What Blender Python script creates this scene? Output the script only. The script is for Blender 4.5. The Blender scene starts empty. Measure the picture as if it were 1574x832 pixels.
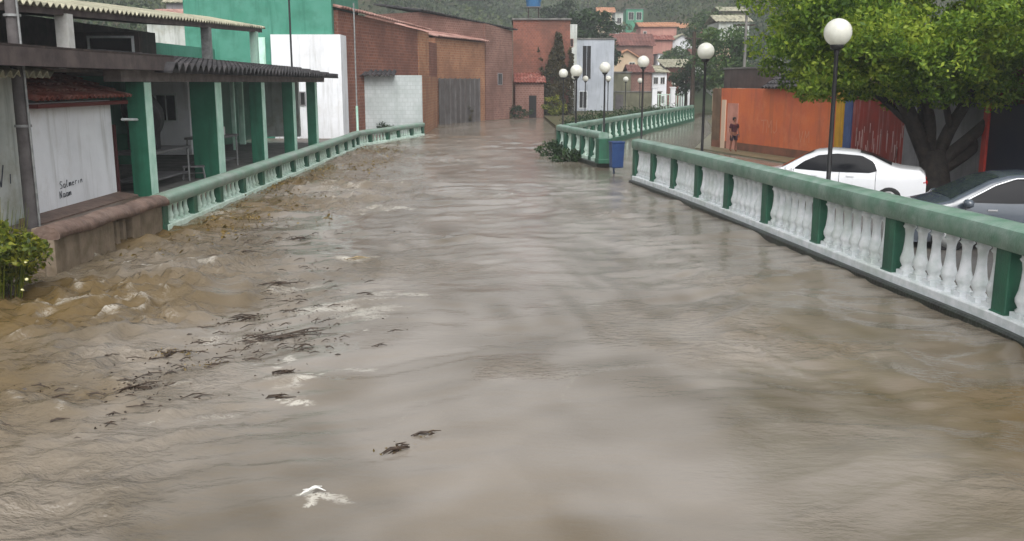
import bpy, math, random
import numpy as np
from mathutils import Vector, Matrix
R = math.radians
random.seed(7); rng = np.random.default_rng(7)
scn = bpy.context.scene
col = scn.collection

# ------------------------------------------------------------------ camera
F = 1450.0; CX, CY = 787.0, 416.0; HC = 3.3
TH = math.atan(289/1450)
cs, sn = math.cos(TH), math.sin(TH)
cam = bpy.data.cameras.new('camera'); cam.sensor_width = 36; cam.lens = 36*F/1574
cam.clip_start = .1; cam.clip_end = 3000
camo = bpy.data.objects.new('camera', cam); col.objects.link(camo)
camo.location = (0, 0, HC); camo.rotation_euler = (math.pi/2-TH, 0, 0)
scn.camera = camo
# ------------------------------------------------------------------ light
w = bpy.data.worlds.new('World'); scn.world = w; w.use_nodes = True
nt = w.node_tree; bg = nt.nodes['Background']
sky = nt.nodes.new('ShaderNodeTexSky'); sky.sky_type = 'NISHITA'; sky.sun_disc = False
SUN_EL, SUN_AZ = R(50), R(176)
sky.sun_elevation = SUN_EL; sky.sun_rotation = SUN_AZ
sky.air_density = 1.0; sky.dust_density = 4.0; sky.ozone_density = 1.0
hs = nt.nodes.new('ShaderNodeHueSaturation'); hs.inputs['Saturation'].default_value = .12
nt.links.new(sky.outputs[0], hs.inputs['Color']); nt.links.new(hs.outputs[0], bg.inputs['Color'])
bg.inputs['Strength'].default_value = .13
sl = bpy.data.lights.new('sun', 'SUN'); sl.energy = 1.0; sl.angle = R(50); sl.color = (1, .97, .93)
so = bpy.data.objects.new('sun', sl); col.objects.link(so)
so.rotation_euler = (math.pi/2-SUN_EL, 0, math.pi-SUN_AZ)
scn.view_settings.view_transform = 'Standard'; scn.view_settings.look = 'None'
scn.view_settings.exposure = 0.86; scn.view_settings.gamma = 1
scn.render.engine = 'CYCLES'; scn.cycles.use_denoising = True
scn.cycles.max_bounces = 6; scn.cycles.transparent_max_bounces = 8

# ------------------------------------------------------------------ helpers
def at(px, py, z=0.0):
    v = CY-py; fy = F*cs+v*sn; dz = F*sn-v*cs
    Y = (HC-z)*fy/dz
    return Vector(((px-CX)*Y/fy, Y, z))
def aty(px, py, Y):
    v = CY-py; fy = F*cs+v*sn; dz = F*sn-v*cs
    return Vector(((px-CX)*Y/fy, Y, HC-Y*dz/fy))
def lin(c):
    return tuple((x/12.92 if x <= .04045 else ((x+.055)/1.055)**2.4) for x in [k/255 for k in c])+(1,)

def tag(o, label=None, cat=None, group=None, kind=None):
    if label: o['label'] = label
    if cat: o['category'] = cat
    if group: o['group'] = group
    if kind: o['kind'] = kind
    return o
def empty(name, loc=(0, 0, 0), rz=0, label=None, cat=None, group=None):
    o = bpy.data.objects.new(name, None); col.objects.link(o)
    o.empty_display_size = .2
    o.location = loc; o.rotation_euler = (0, 0, rz)
    return tag(o, label, cat, group)
KIDS = {}
def copy_tree(o, parent=None):
    c = o.copy(); col.objects.link(c); c.parent = parent
    if parent is not None: KIDS.setdefault(parent.name, []).append(c)
    for ch in list(KIDS.get(o.name, [])): copy_tree(ch, c)
    return c
def link_mesh(name, me, m, parent=None, loc=None, rz=0):
    ob = bpy.data.objects.new(name, me); col.objects.link(ob)
    if m is not None:
        for mm in (m if isinstance(m, (list, tuple)) else [m]): me.materials.append(mm)
    if parent is not None:
        ob.parent = parent; KIDS.setdefault(parent.name, []).append(ob)
    if loc is not None: ob.location = loc
    if rz: ob.rotation_euler = (0, 0, rz)
    return ob

class MB:
    def __init__(s): s.v = []; s.f = []; s.mi = []; s.sm = []
    def add(s, vs, fs, mi=0, sm=False):
        b = len(s.v); s.v += [tuple(x) for x in vs]
        for f in fs: s.f.append(tuple(b+i for i in f)); s.mi.append(mi); s.sm.append(sm)
    def box(s, x0, x1, y0, y1, z0, z1, mi=0, T=None):
        vs = [(x, y, z) for z in (z0, z1) for (x, y) in ((x0, y0), (x1, y0), (x1, y1), (x0, y1))]
        if T: vs = [T @ Vector(q) for q in vs]
        s.add(vs, [(3, 2, 1, 0), (4, 5, 6, 7), (0, 1, 5, 4), (1, 2, 6, 5), (2, 3, 7, 6), (3, 0, 4, 7)], mi); return s
    def bar(s, a, b, wd, h, z0=0, mi=0):
        # beam from a to b (xy or xyz), width wd, height h above z
        a = Vector(a); b = Vector(b)
        d = (b-a); L = d.length; ang = math.atan2(d.y, d.x)
        d2 = Vector((d.x, d.y, 0)).length
        T = Matrix.Translation(a) @ Matrix.Rotation(ang, 4, 'Z') @ Matrix.Rotation(-math.atan2(d.z, d2), 4, 'Y')
        return s.box(0, L, -wd/2, wd/2, z0, z0+h, mi, T)
    def tube(s, pts, rad, n=10, mi=0, caps=True, sm=True):
        pts = [Vector(p) for p in pts]; k = len(pts)
        if not hasattr(rad, '__len__'): rad = [rad]*k
        vs = []; up = None
        for i, p in enumerate(pts):
            t = (pts[min(i+1, k-1)]-pts[max(i-1, 0)]).normalized()
            if up is None: up = Vector((0, 0, 1)) if abs(t.z) < .9 else Vector((1, 0, 0))
            a = t.cross(up).normalized(); b = a.cross(t).normalized(); up = b
            for j in range(n):
                q = 2*math.pi*j/n
                vs.append(p+(a*math.cos(q)+b*math.sin(q))*rad[i])
        fs = [(i*n+j, i*n+(j+1) % n, (i+1)*n+(j+1) % n, (i+1)*n+j) for i in range(k-1) for j in range(n)]
        s.add(vs, fs, mi, sm)
        if caps:
            s.add([vs[j] for j in range(n)], [tuple(range(n))[::-1]], mi)
            s.add([vs[(k-1)*n+j] for j in range(n)], [tuple(range(n))], mi)
        return s
    def lathe(s, prof, n=16, c=(0, 0), mi=0, sm=True, T=None):
        vs = []; k = len(prof)
        for (r, z) in prof:
            for j in range(n):
                q = 2*math.pi*j/n; p = Vector((c[0]+r*math.cos(q), c[1]+r*math.sin(q), z))
                vs.append(T @ p if T else p)
        fs = [(i*n+j, i*n+(j+1) % n, (i+1)*n+(j+1) % n, (i+1)*n+j) for i in range(k-1) for j in range(n)]
        s.add(vs, fs, mi, sm)
        s.add(vs[:n], [tuple(range(n))[::-1]], mi); s.add(vs[-n:], [tuple(range(n))], mi); return s
    def sweep(s, path, prof, mi=0, sm=False):
        # prof: list of (side, z) closed; path xy(z)
        path = [Vector(p) for p in path]; k = len(path); n = len(prof); vs = []
        for i, p in enumerate(path):
            t = path[min(i+1, k-1)]-path[max(i-1, 0)]; t.z = 0; t.normalize()
            nr = Vector((t.y, -t.x, 0))
            for (a, z) in prof: vs.append(p+nr*a+Vector((0, 0, z)))
        fs = [(i*n+j, (i+1)*n+j, (i+1)*n+(j+1) % n, i*n+(j+1) % n) for i in range(k-1) for j in range(n)]
        s.add(vs, fs, mi, sm)
        s.add(vs[:n], [tuple(range(n))], mi); s.add(vs[-n:], [tuple(range(n))[::-1]], mi); return s
    def grid(s, P, mi=0, sm=False):
        nu = len(P); nv = len(P[0])
        s.add([q for r in P for q in r], [(i*nv+j, (i+1)*nv+j, (i+1)*nv+j+1, i*nv+j+1) for i in range(nu-1) for j in range(nv-1)], mi, sm); return s
    def build(s, name, m, parent=None, loc=None, rz=0, bevel=0, fixn=False):
        me = bpy.data.meshes.new(name); me.from_pydata(s.v, [], s.f)
        me.polygons.foreach_set('material_index', s.mi)
        me.polygons.foreach_set('use_smooth', s.sm); me.update()
        uv = me.uv_layers.new(name='UVMap')
        co = [Vector(q) for q in s.v]; dat = uv.data
        for p in me.polygons:
            n = p.normal
            if abs(n.z) < .7:
                t = Vector((-n.y, n.x, 0)); t.normalize()
                for li in p.loop_indices:
                    q = co[me.loops[li].vertex_index]; dat[li].uv = (q.dot(t), q.z)
            else:
                for li in p.loop_indices:
                    q = co[me.loops[li].vertex_index]; dat[li].uv = (q.x, q.y)
        ob = link_mesh(name, me, m, parent, loc, rz)
        if bevel:
            b = ob.modifiers.new('bevel', 'BEVEL'); b.width = bevel; b.segments = 2; b.limit_method = 'ANGLE'
        return ob

# ------------------------------------------------------------------ materials
def mat(name, c, rough=.7, spec=.4, metal=0, noise=None, c2=None, nscale=2.0, streak=None, bump=0, bscale=30, tr=0, grime=None):
    """procedural: base colour with soft noise toward c2, vertical dark streaks, base grime by shape, bump"""
    m = bpy.data.materials.new(name); m.use_nodes = True; t = m.node_tree; N = t.nodes; L = t.links
    b = N['Principled BSDF']; b.inputs['Roughness'].default_value = rough; b.inputs['Metallic'].default_value = metal
    b.inputs['Specular IOR Level'].default_value = spec
    c = lin(c); out = None
    tc = N.new('ShaderNodeTexCoord')
    geo = N.new('ShaderNodeNewGeometry')
    rgb = N.new('ShaderNodeRGB'); rgb.outputs[0].default_value = c; out = rgb.outputs[0]
    def noise_mask(scale, lo, hi, vec=None, detail=5, rg=.6):
        n = N.new('ShaderNodeTexNoise'); n.inputs['Scale'].default_value = scale; n.inputs['Detail'].default_value = detail
        n.inputs['Roughness'].default_value = rg
        L.new(vec or geo.outputs['Position'], n.inputs['Vector'])
        r = N.new('ShaderNodeMapRange'); r.inputs['From Min'].default_value = lo; r.inputs['From Max'].default_value = hi
        L.new(n.outputs[0], r.inputs['Value']); return r.outputs[0]
    def mix(fac, a, bcol, k=1.0):
        mx = N.new('ShaderNodeMix'); mx.data_type = 'RGBA'
        if k != 1:
            mu = N.new('ShaderNodeMath'); mu.operation = 'MULTIPLY'; mu.inputs[1].default_value = k; L.new(fac, mu.inputs[0]); fac = mu.outputs[0]
        L.new(fac, mx.inputs['Factor']); L.new(a, mx.inputs['A'])
        if isinstance(bcol, tuple): mx.inputs['B'].default_value = bcol
        else: L.new(bcol, mx.inputs['B'])
        return mx.outputs['Result']
    if c2: out = mix(noise_mask(nscale, .38, .64), out, lin(c2))
    if streak:
        mp = N.new('ShaderNodeMapping'); mp.inputs['Scale'].default_value = (2.2, 2.2, .22); L.new(geo.outputs['Position'], mp.inputs['Vector'])
        out = mix(noise_mask(1.6, .52, .78, mp.outputs[0]), out, lin(streak), .85)
    if grime:
        out = mix(noise_mask(.9, .5, .68, None, 8, .7), out, lin(grime), .7)
    L.new(out, b.inputs['Base Color'])
    if bump:
        n = N.new('ShaderNodeTexNoise'); n.inputs['Scale'].default_value = bscale; n.inputs['Detail'].default_value = 4
        L.new(geo.outputs['Position'], n.inputs['Vector'])
        bp = N.new('ShaderNodeBump'); bp.inputs['Strength'].default_value = bump; bp.inputs['Distance'].default_value = .03
        L.new(n.outputs[0], bp.inputs['Height']); L.new(bp.outputs[0], b.inputs['Normal'])
    if tr:
        tl = N.new('ShaderNodeBsdfTranslucent'); L.new(out, tl.inputs['Color'])
        ms = N.new('ShaderNodeMixShader'); ms.inputs[0].default_value = tr
        L.new(b.outputs[0], ms.inputs[1]); L.new(tl.outputs[0], ms.inputs[2]); L.new(ms.outputs[0], N['Material Output'].inputs['Surface'])
    return m
def brick_mat(name, c1, c2, mortar, bw=.28, bh=.19, stain=(70, 45, 40), mort=.02, bias=0):
    m = bpy.data.materials.new(name); m.use_nodes = True; t = m.node_tree; N = t.nodes; L = t.links
    b = N['Principled BSDF']; b.inputs['Roughness'].default_value = .85; b.inputs['Specular IOR Level'].default_value = .25
    uv = N.new('ShaderNodeUVMap'); uv.uv_map = 'UVMap'
    br = N.new('ShaderNodeTexBrick'); br.inputs['Scale'].default_value = 1; br.inputs['Brick Width'].default_value = bw
    br.inputs['Row Height'].default_value = bh; br.inputs['Mortar Size'].default_value = mort; br.inputs['Bias'].default_value = bias
    br.inputs['Color1'].default_value = lin(c1); br.inputs['Color2'].default_value = lin(c2); br.inputs['Mortar'].default_value = lin(mortar)
    L.new(uv.outputs[0], br.inputs['Vector'])
    geo = N.new('ShaderNodeNewGeometry')
    o = br.outputs['Color']
    for sc_, lo, hi, k, z in ((.35, .42, .66, .75, 1), (1.4, .5, .75, .7, .25)):
        mp = N.new('ShaderNodeMapping'); mp.inputs['Scale'].default_value = (1, 1, z); L.new(geo.outputs['Position'], mp.inputs['Vector'])
        n = N.new('ShaderNodeTexNoise'); n.inputs['Scale'].default_value = sc_; n.inputs['Detail'].default_value = 6; n.inputs['Roughness'].default_value = .65
        L.new(mp.outputs[0], n.inputs['Vector'])
        r = N.new('ShaderNodeMapRange'); r.inputs['From Min'].default_value = lo; r.inputs['From Max'].default_value = hi; r.inputs['To Max'].default_value = k
        L.new(n.outputs[0], r.inputs['Value'])
        mx = N.new('ShaderNodeMix'); mx.data_type = 'RGBA'; mx.inputs['B'].default_value = lin(stain)
        L.new(r.outputs[0], mx.inputs['Factor']); L.new(o, mx.inputs['A']); o = mx.outputs['Result']
    L.new(o, b.inputs['Base Color'])
    bp = N.new('ShaderNodeBump'); bp.inputs['Strength'].default_value = .5; bp.inputs['Distance'].default_value = .01
    L.new(br.outputs['Fac'], bp.inputs['Height']); bp.invert = True; L.new(bp.outputs[0], b.inputs['Normal'])
    return m

M = {}
M['cap'] = mat('worn_green_paint', (94, 128, 110), .38, .5, c2=(128, 148, 138), nscale=2.5, grime=(66, 92, 78), bump=.25, bscale=25)
M['cap_l'] = mat('weathered_green_paint', (112, 142, 126), .5, .4, c2=(134, 146, 138), nscale=1.2, grime=(96, 112, 92), bump=.3, bscale=20)
M['post'] = mat('dark_green_paint', (40, 82, 66), .45, .45, c2=(44, 96, 74), nscale=3, streak=(28, 56, 46), bump=.2)
M['kerb'] = mat('wet_dark_concrete', (30, 31, 28), .4, .5, c2=(44, 52, 44), nscale=3, bump=.5, bscale=18)
M['white_bal'] = mat('white_baluster_paint', (224, 227, 230), .5, .4, c2=(198, 206, 206), nscale=5, grime=(176, 186, 178), bump=.15)
M['pale_bal'] = mat('pale_green_baluster_paint', (210, 228, 218), .6, .3, c2=(180, 204, 190), nscale=4, grime=(150, 168, 146), bump=.2)
M['mudrail'] = mat('muddy_bare_concrete', (112, 92, 82), .6, .35, c2=(84, 68, 60), nscale=3, grime=(134, 118, 108), bump=.8, bscale=12)
M['mudwall'] = mat('mud_splashed_render', (134, 120, 104), .6, .35, c2=(104, 92, 74), nscale=2.5, streak=(84, 70, 56), bump=.4, bscale=14)
M['white_wall'] = mat('whitewashed_render', (234, 236, 240), .8, .2, c2=(222, 224, 228), nscale=.8, streak=(178, 178, 176), grime=(212, 212, 212), bump=.15, bscale=9)
M['white_wall2'] = mat('old_white_render', (196, 200, 196), .8, .2, c2=(172, 178, 172), nscale=.7, streak=(112, 118, 110), grime=(150, 148, 130), bump=.15, bscale=9)
M['teal'] = mat('teal_green_wall_paint', (66, 132, 112), .7, .25, c2=(80, 142, 124), nscale=.6, streak=(34, 100, 80), grime=(52, 112, 92))
M['green'] = mat('market_green_paint', (34, 100, 76), .5, .35, c2=(46, 114, 90), nscale=1.5, streak=(22, 70, 52))
M['mint'] = mat('pale_mint_paint_and_lit_tint', (206, 240, 224), .6, .3, c2=(176, 220, 200), nscale=2, streak=(100, 140, 120))  # paint of the pale posts; also the sky-lit tint on the pillars
M['concrete'] = mat('grey_concrete', (122, 120, 116), .75, .3, c2=(92, 92, 90), nscale=1.3, streak=(62, 62, 60), bump=.3, bscale=16)
M['slab'] = mat('wet_brown_slab', (104, 90, 78), .45, .45, c2=(84, 72, 62), nscale=1.5, grime=(66, 56, 48), bump=.5, bscale=10)
M['fibro'] = mat('aged_fibre_cement', (176, 172, 150), .8, .2, c2=(132, 130, 112), nscale=1.5, grime=(84, 84, 74), bump=.3, bscale=14)
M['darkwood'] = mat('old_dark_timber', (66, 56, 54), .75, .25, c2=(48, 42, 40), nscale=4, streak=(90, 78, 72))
M['fascia'] = mat('weathered_timber_fascia', (92, 82, 80), .75, .25, c2=(70, 62, 62), nscale=2.5, grime=(112, 102, 98))
M['beam'] = mat('grey_painted_beam', (128, 120, 118), .75, .25, c2=(100, 92, 92), nscale=2, grime=(78, 68, 66))
M['oldtile'] = mat('blackened_clay_tiles', (60, 58, 60), .8, .25, c2=(42, 42, 44), nscale=3, grime=(84, 80, 80), bump=.4, bscale=18)
M['redtile'] = mat('red_clay_tiles', (142, 84, 72), .8, .2, c2=(104, 54, 46), nscale=3, grime=(176, 140, 130), bump=.4, bscale=18)
M['paletile'] = mat('bleached_clay_tiles', (178, 142, 132), .8, .2, c2=(146, 108, 98), nscale=.7, grime=(112, 84, 78), bump=.3)
M['orangetile'] = mat('orange_clay_tiles', (184, 136, 104), .8, .2, c2=(158, 110, 84), nscale=.5, grime=(120, 86, 74), bump=.3)
M['browntile'] = mat('brown_clay_tiles', (124, 86, 78), .8, .2, c2=(100, 66, 60), nscale=.5, grime=(84, 62, 60), bump=.3)
M['brickA'] = brick_mat('dark_red_brick', (136, 84, 66), (110, 66, 54), (138, 110, 98), stain=(92, 60, 52))
M['brickB'] = brick_mat('ochre_brick', (166, 116, 84), (142, 94, 68), (160, 134, 110), stain=(118, 82, 64))
M['brickC'] = brick_mat('brown_brick', (138, 100, 88), (118, 82, 72), (148, 124, 114), stain=(98, 70, 62))
M['brickD'] = brick_mat('bright_red_brick', (140, 84, 66), (118, 68, 56), (132, 100, 88), stain=(88, 64, 54))
M['tilewall'] = brick_mat('white_wall_tiles', (188, 194, 194), (180, 187, 187), (166, 172, 172), bw=.34, bh=.26, stain=(146, 154, 152), mort=.012)
M['whitegrey'] = mat('pale_grey_render', (178, 184, 192), .8, .2, c2=(160, 166, 174), nscale=.4, streak=(120, 124, 128))
M['gate'] = mat('dull_metal_gate', (92, 88, 88), .6, .3, c2=(76, 72, 70), nscale=1.5, streak=(60, 50, 46))
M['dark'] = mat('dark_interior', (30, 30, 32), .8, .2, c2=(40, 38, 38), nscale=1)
M['glass'] = mat('dark_window_glass', (22, 26, 32), .08, .6)
M['orange'] = mat('faded_orange_paint', (200, 108, 66), .7, .25, c2=(184, 98, 70), nscale=.7, streak=(148, 92, 70), grime=(204, 126, 88), bump=.1)
M['brownwall'] = mat('stained_brown_render', (126, 102, 82), .8, .2, c2=(98, 80, 66), nscale=1, streak=(72, 58, 48))
M['yellow'] = mat('yellow_paint', (206, 158, 40), .6, .3, c2=(186, 140, 40), nscale=2, streak=(130, 96, 40))
M['blue'] = mat('faded_blue_paint', (70, 96, 146), .6, .3, c2=(56, 78, 124), nscale=2, streak=(50, 60, 90))
M['redwall'] = mat('peeling_red_paint', (138, 44, 34), .7, .25, c2=(112, 40, 34), nscale=1.2, streak=(168, 146, 142), grime=(104, 44, 40))
M['greywall'] = mat('bare_grey_render', (140, 138, 140), .8, .2, c2=(120, 118, 120), nscale=.9, streak=(96, 92, 92))
M['shopdark'] = mat('navy_shutter', (26, 32, 50), .5, .4, c2=(36, 38, 52), nscale=1)
M['redpaint'] = mat('red_post_paint', (196, 62, 48), .5, .4, c2=(170, 50, 42), nscale=3)
M['pole_black'] = mat('black_pole_paint', (20, 20, 22), .4, .5, c2=(32, 32, 34), nscale=6)
M['globe'] = mat('milky_globe', (240, 240, 232), .25, .5, tr=.35, c2=(228, 228, 218), nscale=5)
M['steel'] = mat('galvanised_steel', (150, 152, 152), .45, .4, metal=.3, c2=(120, 122, 122), nscale=6)
M['timberpole'] = mat('weathered_concrete_pole', (92, 88, 88), .7, .3, c2=(70, 66, 66), nscale=3, streak=(120, 116, 114), bump=.3)
M['bin'] = mat('blue_bin_plastic', (24, 52, 98), .4, .5, c2=(32, 62, 108), nscale=4, grime=(40, 48, 70))
M['tank'] = mat('blue_tank_plastic', (60, 120, 176), .4, .5, c2=(72, 132, 186), nscale=1)
M['carwhite'] = mat('white_car_paint', (226, 228, 232), .22, .6, c2=(220, 222, 226), nscale=2); M['carwhite'].node_tree.nodes['Principled BSDF'].inputs['Coat Weight'].default_value = .6
M['cardark'] = mat('dark_grey_car_paint', (62, 70, 80), .22, .6, c2=(68, 76, 86), nscale=2); M['cardark'].node_tree.nodes['Principled BSDF'].inputs['Coat Weight'].default_value = .6
M['chrome'] = mat('silver_trim', (190, 192, 196), .2, .6, metal=.8)
M['rubber'] = mat('black_rubber', (22, 22, 24), .7, .3, c2=(30, 30, 32), nscale=8)
M['carglass'] = mat('tinted_car_glass', (12, 14, 20), .12, .12)
M['windscreen'] = mat('windscreen_glass', (44, 52, 56), .06, .7)
M['lens'] = mat('lamp_lens', (200, 204, 208), .12, .7)
M['redlens'] = mat('red_lamp_lens', (150, 20, 18), .15, .6)
M['skin'] = mat('brown_skin', (110, 72, 56), .6, .3)
M['hair'] = mat('black_hair', (18, 15, 14), .7, .3)
M['shirt'] = mat('maroon_cloth', (66, 30, 36), .85, .2, c2=(50, 24, 30), nscale=9)
M['shorts'] = mat('dark_cloth', (44, 32, 44), .85, .2, c2=(56, 40, 50), nscale=9)
M['bark'] = mat('dark_wet_bark', (46, 41, 39), .75, .3, c2=(66, 58, 52), nscale=5, streak=(30, 30, 28), bump=1, bscale=14)
M['bark2'] = mat('brown_bark', (70, 58, 48), .8, .2, c2=(54, 46, 38), nscale=5, bump=.6)
M['twig'] = mat('wet_twig', (46, 36, 28), .5, .4, c2=(66, 52, 40), nscale=8)
M['straw'] = mat('pale_wet_straw', (156, 140, 108), .6, .3, c2=(128, 112, 82), nscale=5)
M['whiteplastic'] = mat('white_plastic', (214, 214, 210), .4, .4, c2=(196, 196, 190), nscale=6)
M['ink'] = mat('black_spray_paint', (64, 68, 80), .6, .3)
M['whiteink'] = mat('white_spray_paint', (216, 180, 160), .6, .3)
M['bagdark'] = mat('dark_tarpaulin', (30, 30, 34), .5, .4, c2=(44, 42, 46), nscale=4, bump=.5, bscale=8)
M['counter'] = mat('grey_counter_top', (112, 110, 112), .45, .4, c2=(90, 88, 90), nscale=2)
M['petal'] = mat('cream_petals', (226, 222, 170), .6, .3)

def leaf_mat(name, a, b, c, sc=1.2, tr=.3):
    m = bpy.data.materials.new(name); m.use_nodes = True; t = m.node_tree; N = t.nodes; L = t.links
    p = N['Principled BSDF']; p.inputs['Roughness'].default_value = .5; p.inputs['Specular IOR Level'].default_value = .3
    geo = N.new('ShaderNodeNewGeometry'); n = N.new('ShaderNodeTexNoise'); n.inputs['Scale'].default_value = sc; n.inputs['Detail'].default_value = 6
    n.inputs['Roughness'].default_value = .7
    L.new(geo.outputs['Position'], n.inputs['Vector'])
    add = N.new('ShaderNodeMath'); add.operation = 'MULTIPLY_ADD'; add.inputs[1].default_value = .22
    L.new(geo.outputs['Random Per Island'], add.inputs[0]); L.new(n.outputs[0], add.inputs[2])
    r = N.new('ShaderNodeValToRGB'); e = r.color_ramp.elements
    e[0].position = .42; e[0].color = lin(a); e[1].position = .78; e[1].color = lin(c)
    x = e.new(.6); x.color = lin(b)
    L.new(add.outputs[0], r.inputs[0]); L.new(r.outputs[0], p.inputs['Base Color'])
    tl = N.new('ShaderNodeBsdfTranslucent'); L.new(r.outputs[0], tl.inputs['Color'])
    ms = N.new('ShaderNodeMixShader'); ms.inputs[0].default_value = tr
    L.new(p.outputs[0], ms.inputs[1]); L.new(tl.outputs[0], ms.inputs[2]); L.new(ms.outputs[0], N['Material Output'].inputs['Surface'])
    return m
M['leaf'] = leaf_mat('bright_tree_leaves', (58, 88, 30), (110, 140, 46), (172, 188, 72), .7, .45)
M['leafdark'] = leaf_mat('dark_tree_leaves', (26, 44, 26), (40, 62, 34), (60, 84, 42), .4)
M['leafmid'] = leaf_mat('mid_green_leaves', (40, 66, 32), (62, 90, 44), (92, 112, 58), .4)
M['leafhill'] = leaf_mat('hillside_leaves', (34, 50, 36), (54, 74, 46), (92, 104, 62), .06)
M['leafivy'] = leaf_mat('brownish_creeper_leaves', (44, 44, 26), (66, 62, 36), (92, 80, 48), .8)
M['leafbush'] = leaf_mat('yellow_green_bush_leaves', (44, 62, 20), (92, 104, 32), (152, 148, 48), 1.6)
M['weed'] = leaf_mat('muddy_weed_leaves', (68, 60, 30), (104, 88, 46), (146, 124, 76), 2.0)

def np_mesh(name, V, Fq, m, parent=None, smooth=False):
    me = bpy.data.meshes.new(name); n = len(V); k = len(Fq)
    me.vertices.add(n); me.vertices.foreach_set('co', np.ascontiguousarray(V, dtype=np.float32).ravel())
    me.loops.add(k*4); me.loops.foreach_set('vertex_index', np.ascontiguousarray(Fq, dtype=np.int32).ravel())
    me.polygons.add(k); me.polygons.foreach_set('loop_start', np.arange(0, k*4, 4, dtype=np.int32))
    me.polygons.foreach_set('loop_total', np.full(k, 4, dtype=np.int32))
    me.polygons.foreach_set('use_smooth', np.full(k, smooth))
    me.update(calc_edges=True); me.validate()
    return link_mesh(name, me, m, parent)
def leaves(centers, size, flat=.0):
    """one bent leaf-shaped quad at every centre, random orientation"""
    n = len(centers); size = np.broadcast_to(size, (n,))
    a = rng.normal(size=(n, 3)); a[:, 2] *= (1-flat); a /= np.linalg.norm(a, axis=1)[:, None]
    b = rng.normal(size=(n, 3)); b -= (b*a).sum(1)[:, None]*a; b /= np.linalg.norm(b, axis=1)[:, None]
    s = size*rng.uniform(.6, 1.3, n); a = a*s[:, None]; b = b*(s*.55)[:, None]
    V = np.stack([centers-a, centers-b*.9+a*.1, centers+a, centers+b*.9+a*.1], 1).reshape(-1, 3)
    return V, np.arange(n*4).reshape(-1, 4)
def crown_pts(c, r, nclump, nleaf, csize, shell=.55, p=2.0, zmin=None):
    c = np.array(c); r = np.array(r)
    d = rng.normal(size=(nclump, 3)); d /= (np.abs(d)**p).sum(1)[:, None]**(1/p)
    rad = rng.uniform(shell, 1.02, nclump)[:, None]
    cc = c+d*rad*r
    cs_ = csize*rng.uniform(.6, 1.4, nclump)
    out = []
    for q, s in zip(cc, cs_):
        k = rng.normal(size=(nleaf, 3)); k /= np.linalg.norm(k, axis=1)[:, None]
        k *= (rng.uniform(.25, 1, nleaf)**.5)[:, None]*s; k[:, 2] *= .65
        out.append(q+k)
    P = np.concatenate(out)
    if zmin is not None: P = P[P[:, 2] > zmin]
    return P
def make_tree(name, base, h, r, crown_z, leafm, label, cat='tree', group=None, ncl=60, nlf=60, ls=.18, cs_=None, bark='bark2', tr=.16):
    t = empty(name, base, 0, label, cat, group)
    mb = MB(); top = Vector((0, 0, crown_z))
    mb.tube([(0, 0, -.5), (.05, 0, crown_z*.4), (0.0, .05, crown_z)], [tr*1.3, tr, tr*.7], 8)
    for k in range(6):
        a = k*1.05+random.random()*.5
        mb.tube([(0, 0, crown_z*(.55+.06*k)), (math.cos(a)*r[0]*.35, math.sin(a)*r[1]*.35, crown_z+r[2]*.1), (math.cos(a)*r[0]*.7, math.sin(a)*r[1]*.7, crown_z+r[2]*.45)], [tr*.55, tr*.35, tr*.12], 6)
    mb.build('trunk', M[bark], t)
    P = crown_pts((0, 0, crown_z), r, ncl, nlf, cs_ or max(r)*.28)
    V, Fq = leaves(P, ls); np_mesh('crown', V, Fq, leafm, t)
    return t

def corr(a, b, up, wl=.18, amp=.035, rows=1, th=.02, mi=0, mb=None, step=.03, round_=False):
    """corrugated sheet / barrel tile field: eave a->b, 'up' vector to the ridge"""
    a = Vector(a); b = Vector(b); up = Vector(up); e = b-a; L = e.length; nz = e.cross(up).normalized()
    if nz.z < 0: nz = -nz
    n = max(4, int(L/wl*6)); mb = mb or MB()
    for r in range(rows):
        P0 = []; P1 = []; Q0 = []; Q1 = []
        for i in range(n+1):
            s = i/n; ph = s*L/wl
            hgt = amp*math.cos(2*math.pi*ph) if not round_ else amp*(abs(math.sin(math.pi*ph))*2-1)
            jit = 0.0
            lo = a+e*s+up*(r/rows)+nz*(hgt+step*(rows > 1)); hi = a+e*s+up*((r+1)/rows)+nz*hgt
            P0.append(lo); P1.append(hi); Q0.append(lo-nz*th); Q1.append(hi-nz*th)
        mb.grid([P0, P1], mi); mb.grid([Q0, Q1], mi); mb.grid([P0, Q0], mi); mb.grid([P1, Q1], mi)
    return mb

# ------------------------------------------------------------------ numpy noise
def vnoise(x, y, seed=0):
    g = np.random.default_rng(seed).uniform(-1, 1, (256, 256))
    xi = np.floor(x).astype(int); yi = np.floor(y).astype(int); fx = x-xi; fy = y-yi
    fx = fx*fx*fx*(fx*(fx*6-15)+10); fy = fy*fy*fy*(fy*(fy*6-15)+10)
    a = g[xi % 256, yi % 256]; b = g[(xi+1) % 256, yi % 256]; c = g[xi % 256, (yi+1) % 256]; d = g[(xi+1) % 256, (yi+1) % 256]
    return (a*(1-fx)+b*fx)*(1-fy)+(c*(1-fx)+d*fx)*fy
def sst(x, a, b):
    t = np.clip((x-a)/(b-a), 0, 1); return t*t*(3-2*t)

# ------------------------------------------------------------------ layout lines
RP = [(982, 278), (1007, 282), (1037, 295), (1076, 312), (1125, 330), (1186, 350), (1264, 382), (1376, 433), (1540, 489)]
right_posts = [at(x, y, .12) for x, y in RP]
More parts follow.
